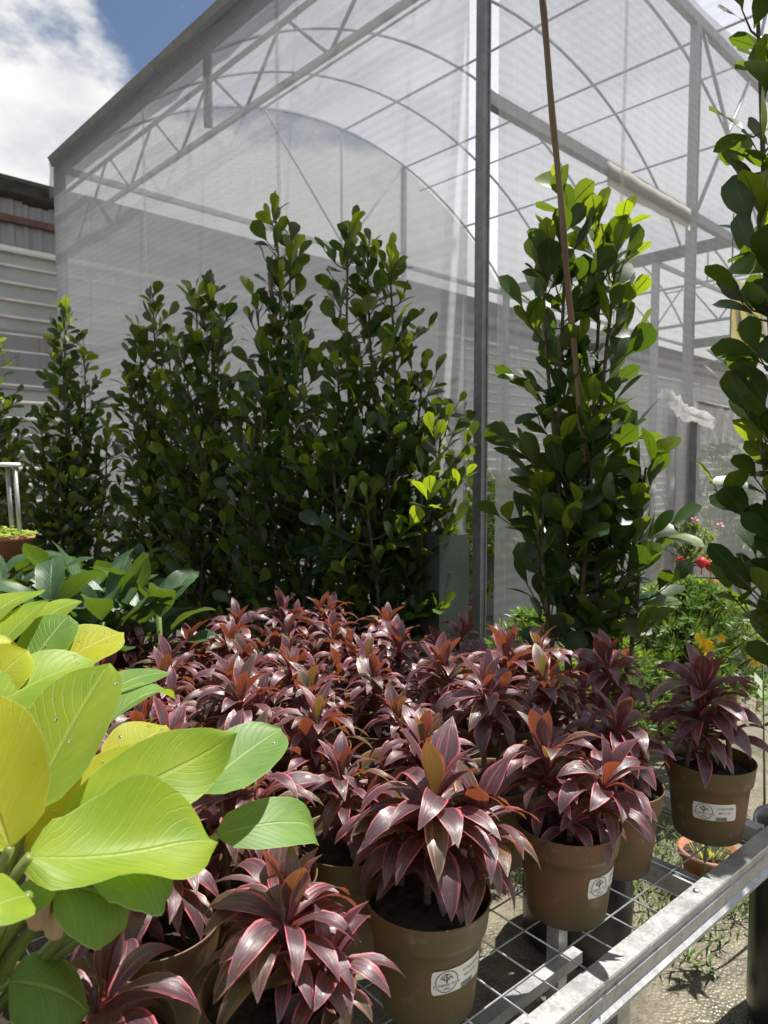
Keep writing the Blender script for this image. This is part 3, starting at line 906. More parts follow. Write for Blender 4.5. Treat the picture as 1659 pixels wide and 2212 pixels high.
def make_label(parent, ang, zc, tilt=0.0):
    LW, LH = 0.088, 0.037

    def wrap(x, y, lift):
        xr, yr = x * math.cos(tilt) - y * math.sin(tilt), x * math.sin(tilt) + y * math.cos(tilt)
        z = zc + yr
        r = pot_r(min(max(z, 0), 0.1215)) + lift
        a = ang + xr / r
        return Vector((r * math.cos(a), r * math.sin(a), z))

    vs, fs = [], []
    NX, NY = 20, 4
    for lift in (0.0008,):
        for i in range(NX + 1):
            for j in range(NY + 1):
                x, y = (i / NX - 0.5) * LW, (j / NY - 0.5) * LH
                # rounded corners
                ex, ey = abs(x) - (LW / 2 - 0.004), abs(y) - (LH / 2 - 0.004)
                if ex > 0 and ey > 0:
                    x -= math.copysign(0.0015, x)
                    y -= math.copysign(0.0015, y)
                vs.append(wrap(x, y, lift))
    for i in range(NX):
        for j in range(NY):
            n = i * (NY + 1) + j
            fs.append([n, n + NY + 1, n + NY + 2, n + 1])
    lab = add('price_label', mesh_from('price_label', vs, fs, M['label']), parent)

    def printed(name, items):
        v2, f2 = [], []
        for tv, tf, ox, oy in items:
            n = len(v2)
            v2 += [wrap(p.x + ox, p.y + oy, 0.0014) for p in tv]
            f2 += [[n + i for i in q] for q in tf]
        add(name, mesh_from(name, v2, f2, M['ink'], None, False), lab)

    def stroke(pts, w):
        tv, tf = [], []
        for i, p in enumerate(pts):
            d = (pts[min(i + 1, len(pts) - 1)] - pts[max(i - 1, 0)]).normalized()
            nrm = Vector((-d.y, d.x, 0)) * w / 2
            tv += [p + nrm, p - nrm]
        for i in range(len(pts) - 1):
            tf.append([2 * i, 2 * i + 1, 2 * i + 3, 2 * i + 2])
        return tv, tf, 0, 0

    tv, tf = text_mesh("CORDYLINE", 0.0062)
    tv2, tf2 = text_mesh("RM 21.50", 0.0062)
    printed('lettering', [(tv, tf, 0.021, 0.0085), (tv2, tf2, 0.019, -0.001)])
    cx, cy, rad = -0.0215, 0.0005, 0.0165
    ring1 = [Vector((cx + rad * math.cos(R(a)), cy + rad * math.sin(R(a)), 0)) for a in range(-8, 189, 7)]
    ring2 = [Vector((cx + rad * math.cos(R(a)), cy + rad * math.sin(R(a)), 0)) for a in range(210, 331, 8)]
    items = [stroke(ring1, 0.0011), stroke(ring2, 0.0011)]
    tv3, tf3 = text_mesh("54 WENG THYE", 0.0058)
    items.append((tv3, tf3, cx, cy - 0.0052))
    items.append(stroke([Vector((cx - 0.017, cy - 0.0085, 0)), Vector((cx + 0.017, cy - 0.0085, 0))], 0.0005))
    ra = random.Random(4)
    for k in range(34):                                # engraved tree crown
        a, q = ra.uniform(0, math.pi * 2), math.sqrt(ra.random())
        c0 = Vector((cx + 0.0095 * q * math.cos(a), cy + 0.0065 + 0.0055 * q * math.sin(a), 0))
        a0 = ra.uniform(0, 6.3)
        items.append(stroke([c0 + Vector((math.cos(a0 + w_), math.sin(a0 + w_), 0)) * 0.0016 for w_ in (0, 0.8, 1.6, 2.4)], 0.0007))
    items.append(stroke([Vector((cx, cy + 0.004, 0)), Vector((cx - 0.0004, cy - 0.002, 0))], 0.0022))
    for k in range(5):
        items.append(stroke([Vector((cx, cy - 0.0095, 0)), Vector((cx - 0.006 + 0.003 * k, cy - 0.0125, 0))], 0.0006))
    printed('emblem', items)
    bars = []
    x = 0.0
    rb = random.Random(8)
    while x < 0.022:
        wd = rb.choice((0.0004, 0.0007, 0.0011))
        bars.append(stroke([Vector((0.0015 + x, -0.0100, 0)), Vector((0.0015 + x, -0.0180, 0))], wd))
        x += wd + rb.choice((0.0005, 0.0008))
    printed('barcode', bars)
    return lab


# ------------------------------------------------------------------ cordylines
stem_cache = {}


def stem_mesh(h, lean):
    key = (round(h, 3), round(lean, 3))
    if key not in stem_cache:
        pts = [Vector((lean * (k / 5) ** 1.5, 0, 0.135 + (h + 0.05) * k / 5)) for k in range(6)]
        mb = MB().tube(pts, [0.0062, 0.0058, 0.0055, 0.0052, 0.0048, 0.003], 8)
        stem_cache[key] = mb.mesh('stem', M['stem'], True)
    return stem_cache[key]


def rosette(parent, c, h, n, size, r, a0, lean=0.0, lean_a=0.0):
    add('stem', stem_mesh(round(h, 2), round(lean, 2)), parent, Matrix.Translation(Vector((c[0], c[1], 0))) @ Matrix.Rotation(lean_a, 4, 'Z'))
    hd = Matrix.Rotation(r.uniform(-0.22, 0.22), 4, 'X') @ Matrix.Rotation(r.uniform(-0.22, 0.22), 4, 'Y')
    top = Vector((c[0] + lean * math.cos(lean_a), c[1] + lean * math.sin(lean_a), 0.138 + h))
    for k in range(n):
        f = k / (n - 1)
        cls = 'droop' if f < 0.10 else 'outer' if f < 0.42 else 'mid' if f < 0.87 else 'inner'
        a = a0 + k * 2.39996 + r.uniform(-0.25, 0.25)
        z = lerp(-0.045, 0.038, f) * size
        sc = size * r.uniform(0.86, 1.10) * (0.80 if f < 0.12 else 1.0)
        tilt = Matrix.Rotation(r.uniform(-0.18, 0.18), 4, 'X') @ Matrix.Rotation(r.uniform(-0.16, 0.16), 4, 'Y')
        mtx = Matrix.Translation(top) @ hd @ Matrix.Translation((0, 0, z)) @ Matrix.Rotation(a, 4, 'Z') @ tilt @ Matrix.Diagonal((sc, sc, sc, 1)) @ Matrix.Translation((0.004, 0, 0))
        add('leaf', r.choice(cord[cls]), parent, mtx)


ORD = ['first', 'second', 'third', 'fourth', 'fifth', 'sixth', 'seventh', 'eighth', 'ninth', 'tenth', 'eleventh', 'twelfth']


def cordyline(s, t, label, heads, seed, pots=True, dz=0.0):
    r = random.Random(seed)
    o = thing('potted_cordyline', label, 'potted plant', bp_(s, t, BZ + 0.0042 if t < 0.10 else BZ - 0.002), r.uniform(0, 6.28), 'cordylines on the wire bench')
    add('pot', pot_me, o)
    add('soil', soil_me, o)
    for (dx, dy, h, n, size) in heads:
        rosette(o, (dx, dy), h + dz, n, size, r, r.uniform(0, 6.28), r.uniform(0.0, 0.02), r.uniform(0, 6.28))
    return o


def facing(o, target_angle_world):
    return target_angle_world - o.rotation_euler[2]


pot_specs = [
    (0.111, 0.118, 'tall dark cordyline in brown pot with clear price label at the bench corner',
     [(0.0, 0.0, 0.135, 40, 1.12), (0.05, -0.02, 0.06, 20, 0.9), (-0.03, 0.03, 0.085, 16, 0.85)], 101),
    (0.379, 0.183, 'purple cordyline in unlabelled brown pot squeezed between the two labelled pots nearest the corner', [(0, 0, 0.10, 36, 0.95), (-0.03, 0.04, 0.07, 18, 0.8), (0.04, 0.0, 0.06, 16, 0.8)], 102),
    (0.579, 0.156, 'purple cordyline in brown pot with peach stains and label turned edgewise', [(-0.03, 0.02, 0.10, 36, 1.0), (0.05, -0.01, 0.08, 30, 0.94), (0.0, -0.04, 0.05, 14, 0.7)], 103),
    (0.923, 0.161, 'large glossy cordyline in brown pot with creased label, nearest whole pot', [(0.0, 0.0, 0.115, 46, 1.14), (0.055, 0.045, 0.085, 28, 1.02), (-0.05, 0.04, 0.075, 22, 0.95)], 104),
    (1.193, 0.141, 'pink-edged cordyline at the bottom of the picture beside the lime philodendron', [(0, 0, 0.09, 38, 0.92), (0.055, 0.04, 0.045, 24, 0.76), (-0.055, 0.03, 0.08, 24, 0.8)], 105),
]
front = []
for s, t, lab, heads, seed in pot_specs:
    front.append(cordyline(s, t, lab, heads, seed))


def to_cam(o):
    return math.atan2(-o.location.y, -o.location.x)


make_label(front[0], facing(front[0], to_cam(front[0]) + 0.18), 0.078, 0.03)
make_label(front[3], facing(front[3], to_cam(front[3]) + 0.62), 0.083, 0.06)
make_label(front[2], facing(front[2], to_cam(front[2]) + 1.02), 0.082, 0.03)

PH_A, PH_B = Vector((-0.47, 0.70, 0)), Vector((-0.66, 0.93, 0))
seed = 300
for j in range(1, 8):
    n_i = 0
    for i in range(0, 12):
        s = 0.11 + 0.182 * i + rng.uniform(-0.02, 0.02) + (0.07 if j % 2 else 0)
        t = 0.185 + 0.180 * j + rng.uniform(-0.02, 0.02)
        p = bp_(s, t)
        if (p - PH_A).length < 0.21 or (p - PH_B).length < 0.21:
            continue
        x_p = 829.5 + F * p.x / max(p.y, 0.1)
        if p.y < 0.75 or x_p < -40:
            continue
        if j <= 2 and i <= 2:
            hh = rng.uniform(0.145, 0.17)
        else:
            hh = rng.uniform(0.075, 0.14)
        far = p.y > 1.7
        heads = [(rng.uniform(-0.015, 0.015), rng.uniform(-0.015, 0.015), hh, 27 if far else 33, rng.uniform(0.74, 0.98) * (1.12 if j <= 2 and i <= 2 else 1.0))]
        a = rng.uniform(0, 6.28)
        heads.append((0.045 * math.cos(a), 0.045 * math.sin(a), hh - rng.uniform(0.01, 0.05), 15 if far else 19, rng.uniform(0.7, 0.95)))
        n_i += 1
        lab = f'dark red cordyline, {ORD[i]} from the bench end in the {ORD[j]} row behind the rail'
        seed += 1
        cordyline(s, t, lab, heads, seed)
# two in the deep shade under the philodendron
for s, t, lab in ((1.40, 0.20, 'shaded cordyline low under the lime philodendron leaves'), (1.47, 0.06, 'shaded cordyline at the lower edge beneath the philodendron stems')):
    seed += 1
    cordyline(s, t, lab, [(0, 0, 0.05, 20, 0.95)], seed)


# ------------------------------------------------------------------ philodendrons
PH_PROF = [(0, 0.10), (0.03, 0.36), (0.10, 0.64), (0.28, 0.91), (0.48, 1.0), (0.66, 0.95), (0.81, 0.76), (0.91, 0.48), (0.965, 0.17), (1, 0.0)]
NB, NA = 16, 8


def philo_surface(B, T, W, N, arch=0.06, cup=0.15, wave=0.03, tipc=0.0, roll=0.0, bend=0.0, prof=PH_PROF, skew=0.0):
    B, T, N = Vector(B), Vector(T), Vector(N).normalized()
    ax = T - B
    L = ax.length
    lat0 = ax.cross(N).normalized()
    N = lat0.cross(ax).normalized()

    def centre(t):
        return B + ax * t + N * (arch * L * 4 * t * (1 - t)) + lat0 * (bend * L * 4 * t * (1 - t)) - N * (tipc * L * max(0, t - 0.7) ** 2 * 6)

    def f(t, a):
        d = (centre(min(t + 0.01, 1)) - centre(max(t - 0.01, 0))).normalized()
        lat = d.cross(N).normalized()
        nr = lat.cross(d).normalized()
        q = Matrix.Rotation(roll * t, 3, d)
        lat, nr = q @ lat, q @ nr
        w = interp(prof, t) * W / 2
        ph = B.x * 40 + 3.0
        return centre(t) + lat * (a * w) + nr * (cup * abs(a) ** 1.6 * w + skew * max(a, 0) ** 1.5 * w + wave * W * math.sin(t * 8 + ph + (1.3 if a > 0 else 0)) * a * a), nr
    return f


def philo_leaf(parent, org, B, T, W, N, mat, name='leaf', **kw):
    f = philo_surface(B, T, W, N, **kw)
    vs, fs, uv = [], [], []
    for i in range(NB + 1):
        t = i / NB
        t = t * t * (3 - 2 * t) * 0.35 + t * 0.65
        for j in range(NA + 1):
            p, _ = f(t, j / NA * 2 - 1)
            vs.append(p - org)
            uv.append((t, j / NA))
    for i in range(NB):
        for j in range(NA):
            n = i * (NA + 1) + j
            fs.append([n, n + 1, n + NA + 2, n + NA + 1])
    return add(name, mesh_from(name, vs, fs, M[mat], uv), parent), f


drop_mb = MB()
drop_mb.lathe([(0.0, 0.62), (0.45, 0.55), (0.8, 0.33), (0.97, 0.1), (1.0, 0.0), (0.0, -0.05)], 10)
drop_me = drop_mb.mesh('water_drop', M['water'], True)


def drops(leaf, f, org, n, seed, big=0.0030, face=1, span=(0.2, 0.9)):
    r = random.Random(seed)
    for k in range(n):
        t, a = r.uniform(*span), r.uniform(-0.8, 0.8)
        p, nr = f(t, a)
        p2, _ = f(t + 0.01, a)
        nr = nr * face
        x = (p2 - p).normalized()
        y = nr.cross(x).normalized()
        z = x.cross(y).normalized()
        rad = big * r.uniform(0.35, 1.0)
        m_ = Matrix((x * rad * r.uniform(1, 1.5), y * rad, z * rad * 0.7)).transposed().to_4x4()
        m_.translation = p + nr * 0.0002 - org
        add('water_drop', drop_me, leaf, m_)


def philo_plant(name_label, org, leaves, potr=1.25):
    o = thing('potted_philodendron', name_label, 'potted plant', org, 0.0, 'lime philodendrons')
    add('pot', pot_me, o, Matrix.Diagonal((potr, potr, potr, 1)))
    add('soil', soil_me, o, Matrix.Diagonal((potr, potr, potr, 1)))
    base = Vector((0, 0, 0.145 * potr))
    for k, L in enumerate(leaves):
        (bx, by, bd), (tx, ty, td), W, N, mat = L[:5]
        kw = dict(L[5]) if len(L) > 5 else {}
        dr = kw.pop('drops', 0)
        face = kw.pop('face', 1)
        pet = kw.pop('pet', True)
        B, T = px(bx, by, bd), px(tx, ty, td)
        lf, f = philo_leaf(o, Vector(org), B, T, W, N, mat, **kw)
        if dr:
            drops(lf, f, Vector(org), max(2, dr * 2 // 3), k + 50, 0.0028, face)
        if pet:
            b = B - Vector(org)
            a = base + Vector((0.02 * math.cos(k * 2.4), 0.02 * math.sin(k * 2.4), 0))
            d = (T - B).normalized()
            mid = lerp(a, b, 0.6) + Vector((0, 0, 0.0)) - d * 0.02
            pts = []
            for q in range(7):
                u = q / 6
                pts.append(a * (1 - u) ** 2 + mid * 2 * u * (1 - u) + b * u * u)
            MB().tube(pts, [0.0095, 0.0085, 0.0078, 0.0072, 0.0066, 0.006, 0.0045], 8).build('petiole', M['petiole'] if mat != 'philo_dark' else M['petiole_dk'], o, True)
    return o


CAMV = Vector((0, -1, 0.25))
UPV = Vector((0.1, -0.35, 1))
A_org = (PH_A.x, PH_A.y, BZ - 0.002)
front_leaves = [
    # base (x, y, depth), tip, width, normal, material, options
    ((62, 1752, 0.70), (238, 1432, 0.80), 0.122, (-0.35, -0.78, 0.5), 'philo_lime', {'arch': 0.03, 'cup': 0.18, 'drops': 9, 'wave': 0.02}),
    ((20, 1830, 0.62), (-95, 1500, 0.66), 0.110, (0.25, -0.75, 0.55), 'philo_yellow', {'arch': 0.05, 'cup': 0.2}),
    ((60, 1850, 0.70), (345, 1622, 0.82), 0.075, (0.3, -0.6, 0.75), 'philo_yellow', {'arch': 0.05, 'cup': 0.25, 'drops': 8}),
    ((138, 1790, 0.70), (497, 1604, 0.82), 0.086, (-0.15, -0.9, 0.35), 'philo_lime', {'arch': 0.05, 'cup': 0.1, 'wave': 0.05, 'tipc': -0.3}),
    ((64, 1850, 0.62), (478, 1790, 0.73), 0.092, (0.05, -0.18, 0.96), 'philo_lime', {'arch': -0.07, 'cup': 1.0, 'skew': -1.0, 'wave': 0.14, 'tipc': 0.15}),
    ((425, 1712, 0.80), (608, 1574, 0.92), 0.088, (-0.2, -0.75, 0.65), 'philo_green', {'arch': 0.03, 'cup': 0.12, 'drops': 3}),
    ((238, 1668, 0.82), (360, 1566, 0.90), 0.082, (-0.2, -0.8, 0.6), 'philo_yellow', {'arch': 0.04, 'cup': 0.1, 'drops': 16}),
    ((470, 1805, 0.82), (706, 1790, 0.90), 0.070, (0.1, -0.5, 0.85), 'philo_green', {'arch': 0.12, 'cup': 0.1, 'tipc': 0.4}),
    ((180, 1875, 0.66), (398, 1862, 0.74), 0.110, (0.1, -0.3, 0.95), 'philo_green', {'arch': 0.14, 'cup': -0.5, 'tipc': 0.5}),
    ((60, 1935, 0.60), (-60, 1985, 0.55), 0.050, (0.2, -0.6, 0.8), 'philo_lime', {'arch': 0.1}),
    ((20, 1975, 0.62), (125, 1905, 0.64), 0.030, (0.1, -0.7, 0.6), 'philo_green', {'arch': 0.08}),
    ((120, 1905, 0.66), (300, 1985, 0.70), 0.085, (0.1, -0.45, 0.85), 'philo_green', {'arch': 0.12, 'cup': -0.3, 'tipc': 0.4}),
    ((20, 2120, 0.70), (190, 2190, 0.74), 0.105, (0.0, -0.3, 0.95), 'philo_green', {'arch': 0.12, 'cup': -0.25}),
]
phA = philo_plant('lime and yellow philodendron with big wet leaves in the lower left foreground', A_org, front_leaves)
for bx, by, tx, ty, d in ((85, 2010, 92, 1835, 0.66), (120, 2030, 128, 1850, 0.68)):   # papery sheaths round the stem
    B, T = px(bx, by, d), px(tx, ty, d)
    philo_leaf(phA, Vector(A_org), B, T, 0.024, (0.2, -1, 0.1), 'sheath', 'sheath', cup=0.9, arch=0.02)
B_org = (PH_B.x, PH_B.y, BZ - 0.002)
back_leaves = [
    ((88, 1470, 0.98), (268, 1366, 1.06), 0.100, (-0.25, -0.65, 0.7), 'philo_yellow', {'arch': 0.08, 'cup': 0.12, 'drops': 16}),
    ((62, 1440, 1.00), (150, 1328, 1.06), 0.090, (-0.2, -0.85, 0.5), 'philo_green', {'arch': 0.03, 'cup': 0.12, 'drops': 5}),
    ((-60, 1560, 0.86), (205, 1428, 0.98), 0.090, (-0.15, -0.7, 0.7), 'philo_lime', {'arch': 0.08, 'cup': 0.2, 'drops': 3}),
    ((-40, 1500, 0.90), (62, 1405, 0.94), 0.075, (0.1, -0.8, 0.6), 'philo_yellow', {'arch': 0.05, 'cup': 0.2}),
    ((-30, 1440, 0.98), (105, 1298, 1.08), 0.085, (-0.4, -0.6, 0.7), 'philo_lime', {'arch': 0.06, 'cup': 0.25}),
    ((60, 1380, 1.08), (175, 1300, 1.16), 0.075, (-0.3, -0.6, 0.7), 'philo_lime', {'arch': 0.12, 'cup': 0.15}),
    ((-60, 1380, 1.04), (90, 1275, 1.16), 0.095, (-0.3, -0.6, 0.75), 'philo_lime', {'arch': 0.10, 'cup': 0.15}),
    ((-30, 1420, 0.95), (38, 1395, 0.99), 0.06, (0.0, -0.8, 0.6), 'philo_yellow', {'arch': 0.06}),
    ((215, 1510, 1.02), (365, 1455, 1.12), 0.060, (-0.1, -0.4, 0.9), 'philo_green', {'arch': 0.10, 'cup': 0.1}),
    ((225, 1570, 0.98), (372, 1488, 1.06), 0.060, (-0.4, -0.5, 0.75), 'philo_green', {'arch': 0.12, 'cup': 0.35, 'tipc': 0.3}),
    ((20, 1500, 0.93), (72, 1428, 0.97), 0.05, (0.2, -0.9, 0.4), 'philo_green', {'arch': 0.04}),
    ((70, 1530, 0.90), (185, 1470, 0.98), 0.09, (0, -0.7, 0.7), 'philo_green', {'arch': 0.05}),
]
philo_plant('lime philodendron with upright leaves behind the foreground one at the left edge', B_org, back_leaves)

# dark green philodendrons on a second bench further back
b2 = thing('plant_bench', 'low steel bench carrying the dark green philodendrons behind the cordylines', 'bench')
b2c = px(120, 1500, 2.3)
b2c.z = 0
for du, dv in ((-0.7, -0.35), (0.7, -0.35), (-0.7, 0.35), (0.7, 0.35)):
    q = b2c + BU * du + BV * dv
    MB().box(q + Vector((0, 0, 0.32)), (0.02, 0.02, 0.32), rotB).build('leg', M['galv'], b2)
MB().box(b2c + Vector((0, 0, 0.655)), (0.78, 0.42, 0.012), rotB).build('top', M['wire'], b2)
rp = random.Random(21)
dk = []
for k in range(6):
    philo_b = random.Random(40 + k)
    dk.append([leaf_mesh('leaf', 0.148 * philo_b.uniform(0.85, 1.15), 0.064 * philo_b.uniform(0.85, 1.1), PH_PROF, philo_b.uniform(45, 80), philo_b.uniform(-10, 40), 0.35, 8, 4,
                         M['philo_dark'], philo_b.uniform(-0.5, 0.5), philo_b.uniform(-0.6, 0.6), 1.2, 0.12)])
DKP = [((20, 1205), 2.45), ((75, 1230), 2.35), ((130, 1205), 2.5), ((190, 1215), 2.4), ((250, 1240), 2.3), ((300, 1225), 2.4), ((345, 1245), 2.35), ((60, 1195), 2.75), ((170, 1190), 2.75),
       ((270, 1215), 2.7), ((-30, 1215), 2.5), ((110, 1255), 2.2), ((220, 1265), 2.2)]
DKL = ['at the far right end of the group', 'in the middle']
order = sorted(range(len(DKP)), key=lambda q: DKP[q][0][0])
for rank, q in enumerate(order):
    (x_, y_), d = DKP[q]
    d -= 0.25
    p = px(x_, y_ + 48, d)
    o = thing('potted_philodendron', f'dark green philodendron, {ORD[rank] if rank < 10 else ["eleventh", "twelfth", "thirteenth"][rank - 10]} from the left in the group behind the cordylines', 'potted plant',
              (p.x, p.y, 0.668), rp.uniform(0, 6.28), 'dark green philodendrons')
    sc = 1.25
    add('pot', pot_me, o, Matrix.Diagonal((0.9, 0.9, 1.1, 1)))
    add('soil', soil_me, o, Matrix.Diagonal((0.9, 0.9, 1.1, 1)))
    h0 = p.z - 0.668
    MB().tube([(0, 0, 0.15), (0.004, 0, h0 - 0.04)], [0.012, 0.008], 8).build('stem', M['petiole_dk'], o, True)
    nl = 14
    for k in range(nl):
        f = k / (nl - 1)
        a = k * 2.4 + rp.uniform(-0.3, 0.3)
        m_ = Matrix.Translation((0.01 * math.cos(a), 0.01 * math.sin(a), lerp(h0 - 0.28, h0 - 0.01, f))) @ Matrix.Rotation(a, 4, 'Z') @ \
            Matrix.Rotation(rp.uniform(-0.3, 0.3), 4, 'X') @ Matrix.Rotation(lerp(0.35, -0.15, f), 4, 'Y') @ Matrix.Diagonal((sc, sc, sc, 1)) @ Matrix.Translation((0.02, 0, 0))
        add('leaf', rp.choice(dk)[0], o, m_)


# ------------------------------------------------------------------ fig shrubs
def fig(label, base, leaders, env, zmin, leafL, twig_step, seed, per=5, nparts=300, stake=None, bag=0.15, bagh=0.30, group='tall figs', sunny=None):
    """leaders: list of (dx0, dy0, dx1, dy1, top z); env(z) crown radius"""
    r = random.Random(seed)
    o = thing('fig_shrub', label, 'shrub', (base.x, base.y, 0), 0.0, group)
    if bag:
        prof = [(0.0, 0.0), (bag * 0.92, 0.0), (bag, 0.03), (bag * 1.02, bagh * 0.5), (bag * 0.99, bagh * 0.9), (bag * 0.97, bagh), (bag * 0.9, bagh - 0.01), (bag * 0.85, bagh - 0.05)]
        mb = MB().lathe(prof, 40)
        for v in mb.v:
            n = noise.noise(Vector((v.x * 9, v.y * 9, v.z * 3 + seed))) * 0.016 + noise.noise(Vector((v.x * 24, v.y * 24, v.z * 9))) * 0.005
            d = Vector((v.x, v.y, 0))
            if d.length > 0.01 and v.z > 0.005:
                v += d.normalized() * n
        mb.build('grow_bag', M['blackbag'], o, True)
        mb = MB().lathe([(0.0, bagh - 0.045), (bag * 0.88, bagh - 0.05)], 20)
        mb.build('soil', M['soil'], o)
    leaves = []
    tw = MB()
    for (x0, y0, x1, y1, zt) in leaders:
        pts, K = [], 12
        ph = r.uniform(0, 6)
        for k in range(K + 1):
            f = k / K
            pts.append(Vector((lerp(x0, x1, f) + 0.02 * math.sin(f * 7 + ph), lerp(y0, y1, f) + 0.02 * math.cos(f * 6 + ph), lerp(bagh - 0.06, zt, f))))
        MB().tube(pts, [lerp(0.014, 0.0035, k / K) for k in range(K + 1)], 8).build('stem', M['bark'], o, True)

        def at(z):
            f = (z - pts[0].z) / (pts[-1].z - pts[0].z) * K
            k = min(int(f), K - 1)
            return lerp(pts[k], pts[k + 1], f - k)
        z = zmin + r.uniform(0, twig_step)
        q = r.randint(0, 9)
        while z < zt:
            c = at(z)
            near_top = z > zt - 0.12
            a = q * 2.39996 + r.uniform(-0.5, 0.5)
            q += 1
            rad = env(z)
            Lt = rad * r.uniform(0.35, 1.0) * (0.5 if near_top else 1)
            el = R(r.uniform(15, 60)) if not near_top else R(r.uniform(45, 80))
            d = Vector((math.cos(a) * math.cos(el), math.sin(a) * math.cos(el), math.sin(el)))
            tip = c + d * Lt * 1.15
            bendp = c + d * Lt * 0.5 + Vector((0, 0, -0.015))
            tw.tube([c, bendp, tip], [0.0035, 0.0026, 0.0016], 5, False)
            n = max(3, int(per * (Lt / 0.16)))
            for k in range(n):
                f = lerp(0.25, 1.0, (k + 0.6) / n)
                pp = lerp(c, bendp, f * 2) if f < 0.5 else lerp(bendp, tip, f * 2 - 1)
                side = 1 if k % 2 else -1
                sd = d.cross(Vector((0, 0, 1)))
                if sd.length < 0.1:
                    sd = Vector((1, 0, 0))
                sd = Matrix.Rotation(r.uniform(-1.0, 1.0), 3, d) @ sd.normalized()
                X = (d * r.uniform(0.35, 0.9) + sd * side * r.uniform(0.5, 1.0) + Vector((0, 0, r.uniform(0.0, 0.7)))).normalized()
                if k == n - 1:
                    X = (d + Vector((r.uniform(-.3, .3), r.uniform(-.3, .3), 0.4))).normalized()
                Zh = Vector((r.uniform(-0.7, 0.7), r.uniform(-0.7, 0.7), 0.8)) + d * 0.35
                Y = Zh.cross(X)
                if Y.length < 0.05:
                    Y = Vector((0, 1, 0)).cross(X)
                Y.normalize()
                Z = X.cross(Y)
                sc = leafL * r.uniform(0.68, 1.12) * (0.75 if near_top and k > n - 2 else 1.0)
                m_ = Matrix((X * sc, Y * sc, Z * sc)).transposed().to_4x4()
                m_.translation = pp + X * 0.008
                leaves.append((m_, 10 + r.randrange(5) if (sunny is not None and pp.x > sunny and r.random() < 0.62) or (near_top and r.random() < 0.5) or (k == n - 1 and r.random() < 0.22) else r.randrange(10)))  # beyond sunny, paler leaves paint in the sunlit side of the crown
            z += twig_step * r.uniform(0.6, 1.4)
    tw.build('branches', M['twig'], o, True)['kind'] = 'stuff'
    camd = Vector((-base.x, -base.y, 0)).normalized()
    leaves.sort(key=lambda L: -(L[0].translation.dot(camd) + 0.25 * L[0].translation.z))
    for m_, k in leaves[:nparts]:
        add('leaf', figm[k], o, m_)
    if len(leaves) > nparts:
        vs, fs, uv = [], [], []
        for m_, k in leaves[nparts:]:
            me = figm[k]
            n = len(vs)
            vs += [m_ @ v.co for v in me.vertices]
            uvl = me.uv_layers[0].data
            uvm = {}
            for lp in me.loops:
                uvm[lp.vertex_index] = tuple(uvl[lp.index].uv)
            uv += [uvm[i] for i in range(len(me.vertices))]
            fs += [[n + i for i in p.vertices] for p in me.polygons]
        f_ = add('foliage', mesh_from('foliage', vs, fs, M['fig'], uv), o)
        f_['kind'] = 'stuff'
    if stake:
        a, b, rad = stake
        a, b = Vector(a) - o.location, Vector(b) - o.location
        pts = [lerp(a, b, k / 14) + Vector((0.0012 * math.sin(k * 1.3), 0, 0)) for k in range(15)]
        st = MB().tube(pts, [rad * (1.12 if k % 3 == 1 else 1.0) for k in range(15)], 10).build('stake', M['bamboo'], o, True)
    return o, len(leaves)


def gx(xp, d):
    p = px(xp, 1015, d)
    return Vector((p.x, p.y, 0))


def zy(yp, d):
    return px(829.5, yp, d).z


COUNT = {}
dA = 2.2
bA = gx(1262, dA)
stake_top, stake_low = px(1166, -60, 1.93), px(1262, 1000, 2.10)
stake_low = lerp(stake_top, stake_low, 1.0)
_, COUNT['A'] = fig('tall fig shrub with large leaves and long bamboo stake before the greenhouse post', bA,
                    [(-0.03, 0, -0.09, -0.02, zy(440, dA)), (0.02, 0.02, 0.03, 0.03, zy(490, dA)), (0.0, -0.03, 0.08, -0.02, zy(520, dA)), (-0.02, -0.02, -0.12, 0.02, zy(560, dA)),
                     (0.05, -0.04, 0.19, -0.04, zy(1010, dA)), (0.03, -0.05, 0.12, -0.10, zy(1080, dA)), (-0.04, -0.03, -0.14, -0.06, zy(1050, dA)), (0, 0.02, 0.02, -0.08, zy(1150, dA)), (0.02, -0.02, -0.02, -0.10, zy(900, dA))],
                    lambda z: interp([(0, 0.10), (0.9, 0.13), (1.15, 0.16), (1.4, 0.165), (1.9, 0.13), (2.5, 0.09)], z), 0.90, 0.118, 0.044, 1, 5, 300,
                    (stake_top, stake_low, 0.0088), 0.17, 0.32)
dB = 2.95
_, COUNT['B'] = fig('broad bushy fig shrub with sunlit right edge, left of the greenhouse post', gx(815, dB),
                    [(-0.05, 0, -0.12, 0, zy(505, dB)), (0.0, 0.04, -0.02, 0.02, zy(540, dB)), (0.05, -0.02, 0.06, -0.02, zy(560, dB)), (0.06, 0.03, 0.17, 0.0, zy(800, dB)), (0.08, -0.05, 0.26, -0.05, zy(900, dB)),
                     (-0.06, -0.04, -0.18, -0.05, zy(780, dB)), (0.0, -0.06, 0.05, -0.12, zy(900, dB)), (0.1, -0.06, 0.20, -0.14, zy(1020, dB)), (-0.1, -0.06, -0.15, -0.14, zy(1000, dB)), (0.0, -0.08, -0.02, -0.2, zy(1060, dB))],
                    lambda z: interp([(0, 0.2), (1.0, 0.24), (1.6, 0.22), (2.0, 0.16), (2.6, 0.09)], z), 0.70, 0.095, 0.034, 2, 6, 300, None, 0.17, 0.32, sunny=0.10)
dC = 3.1
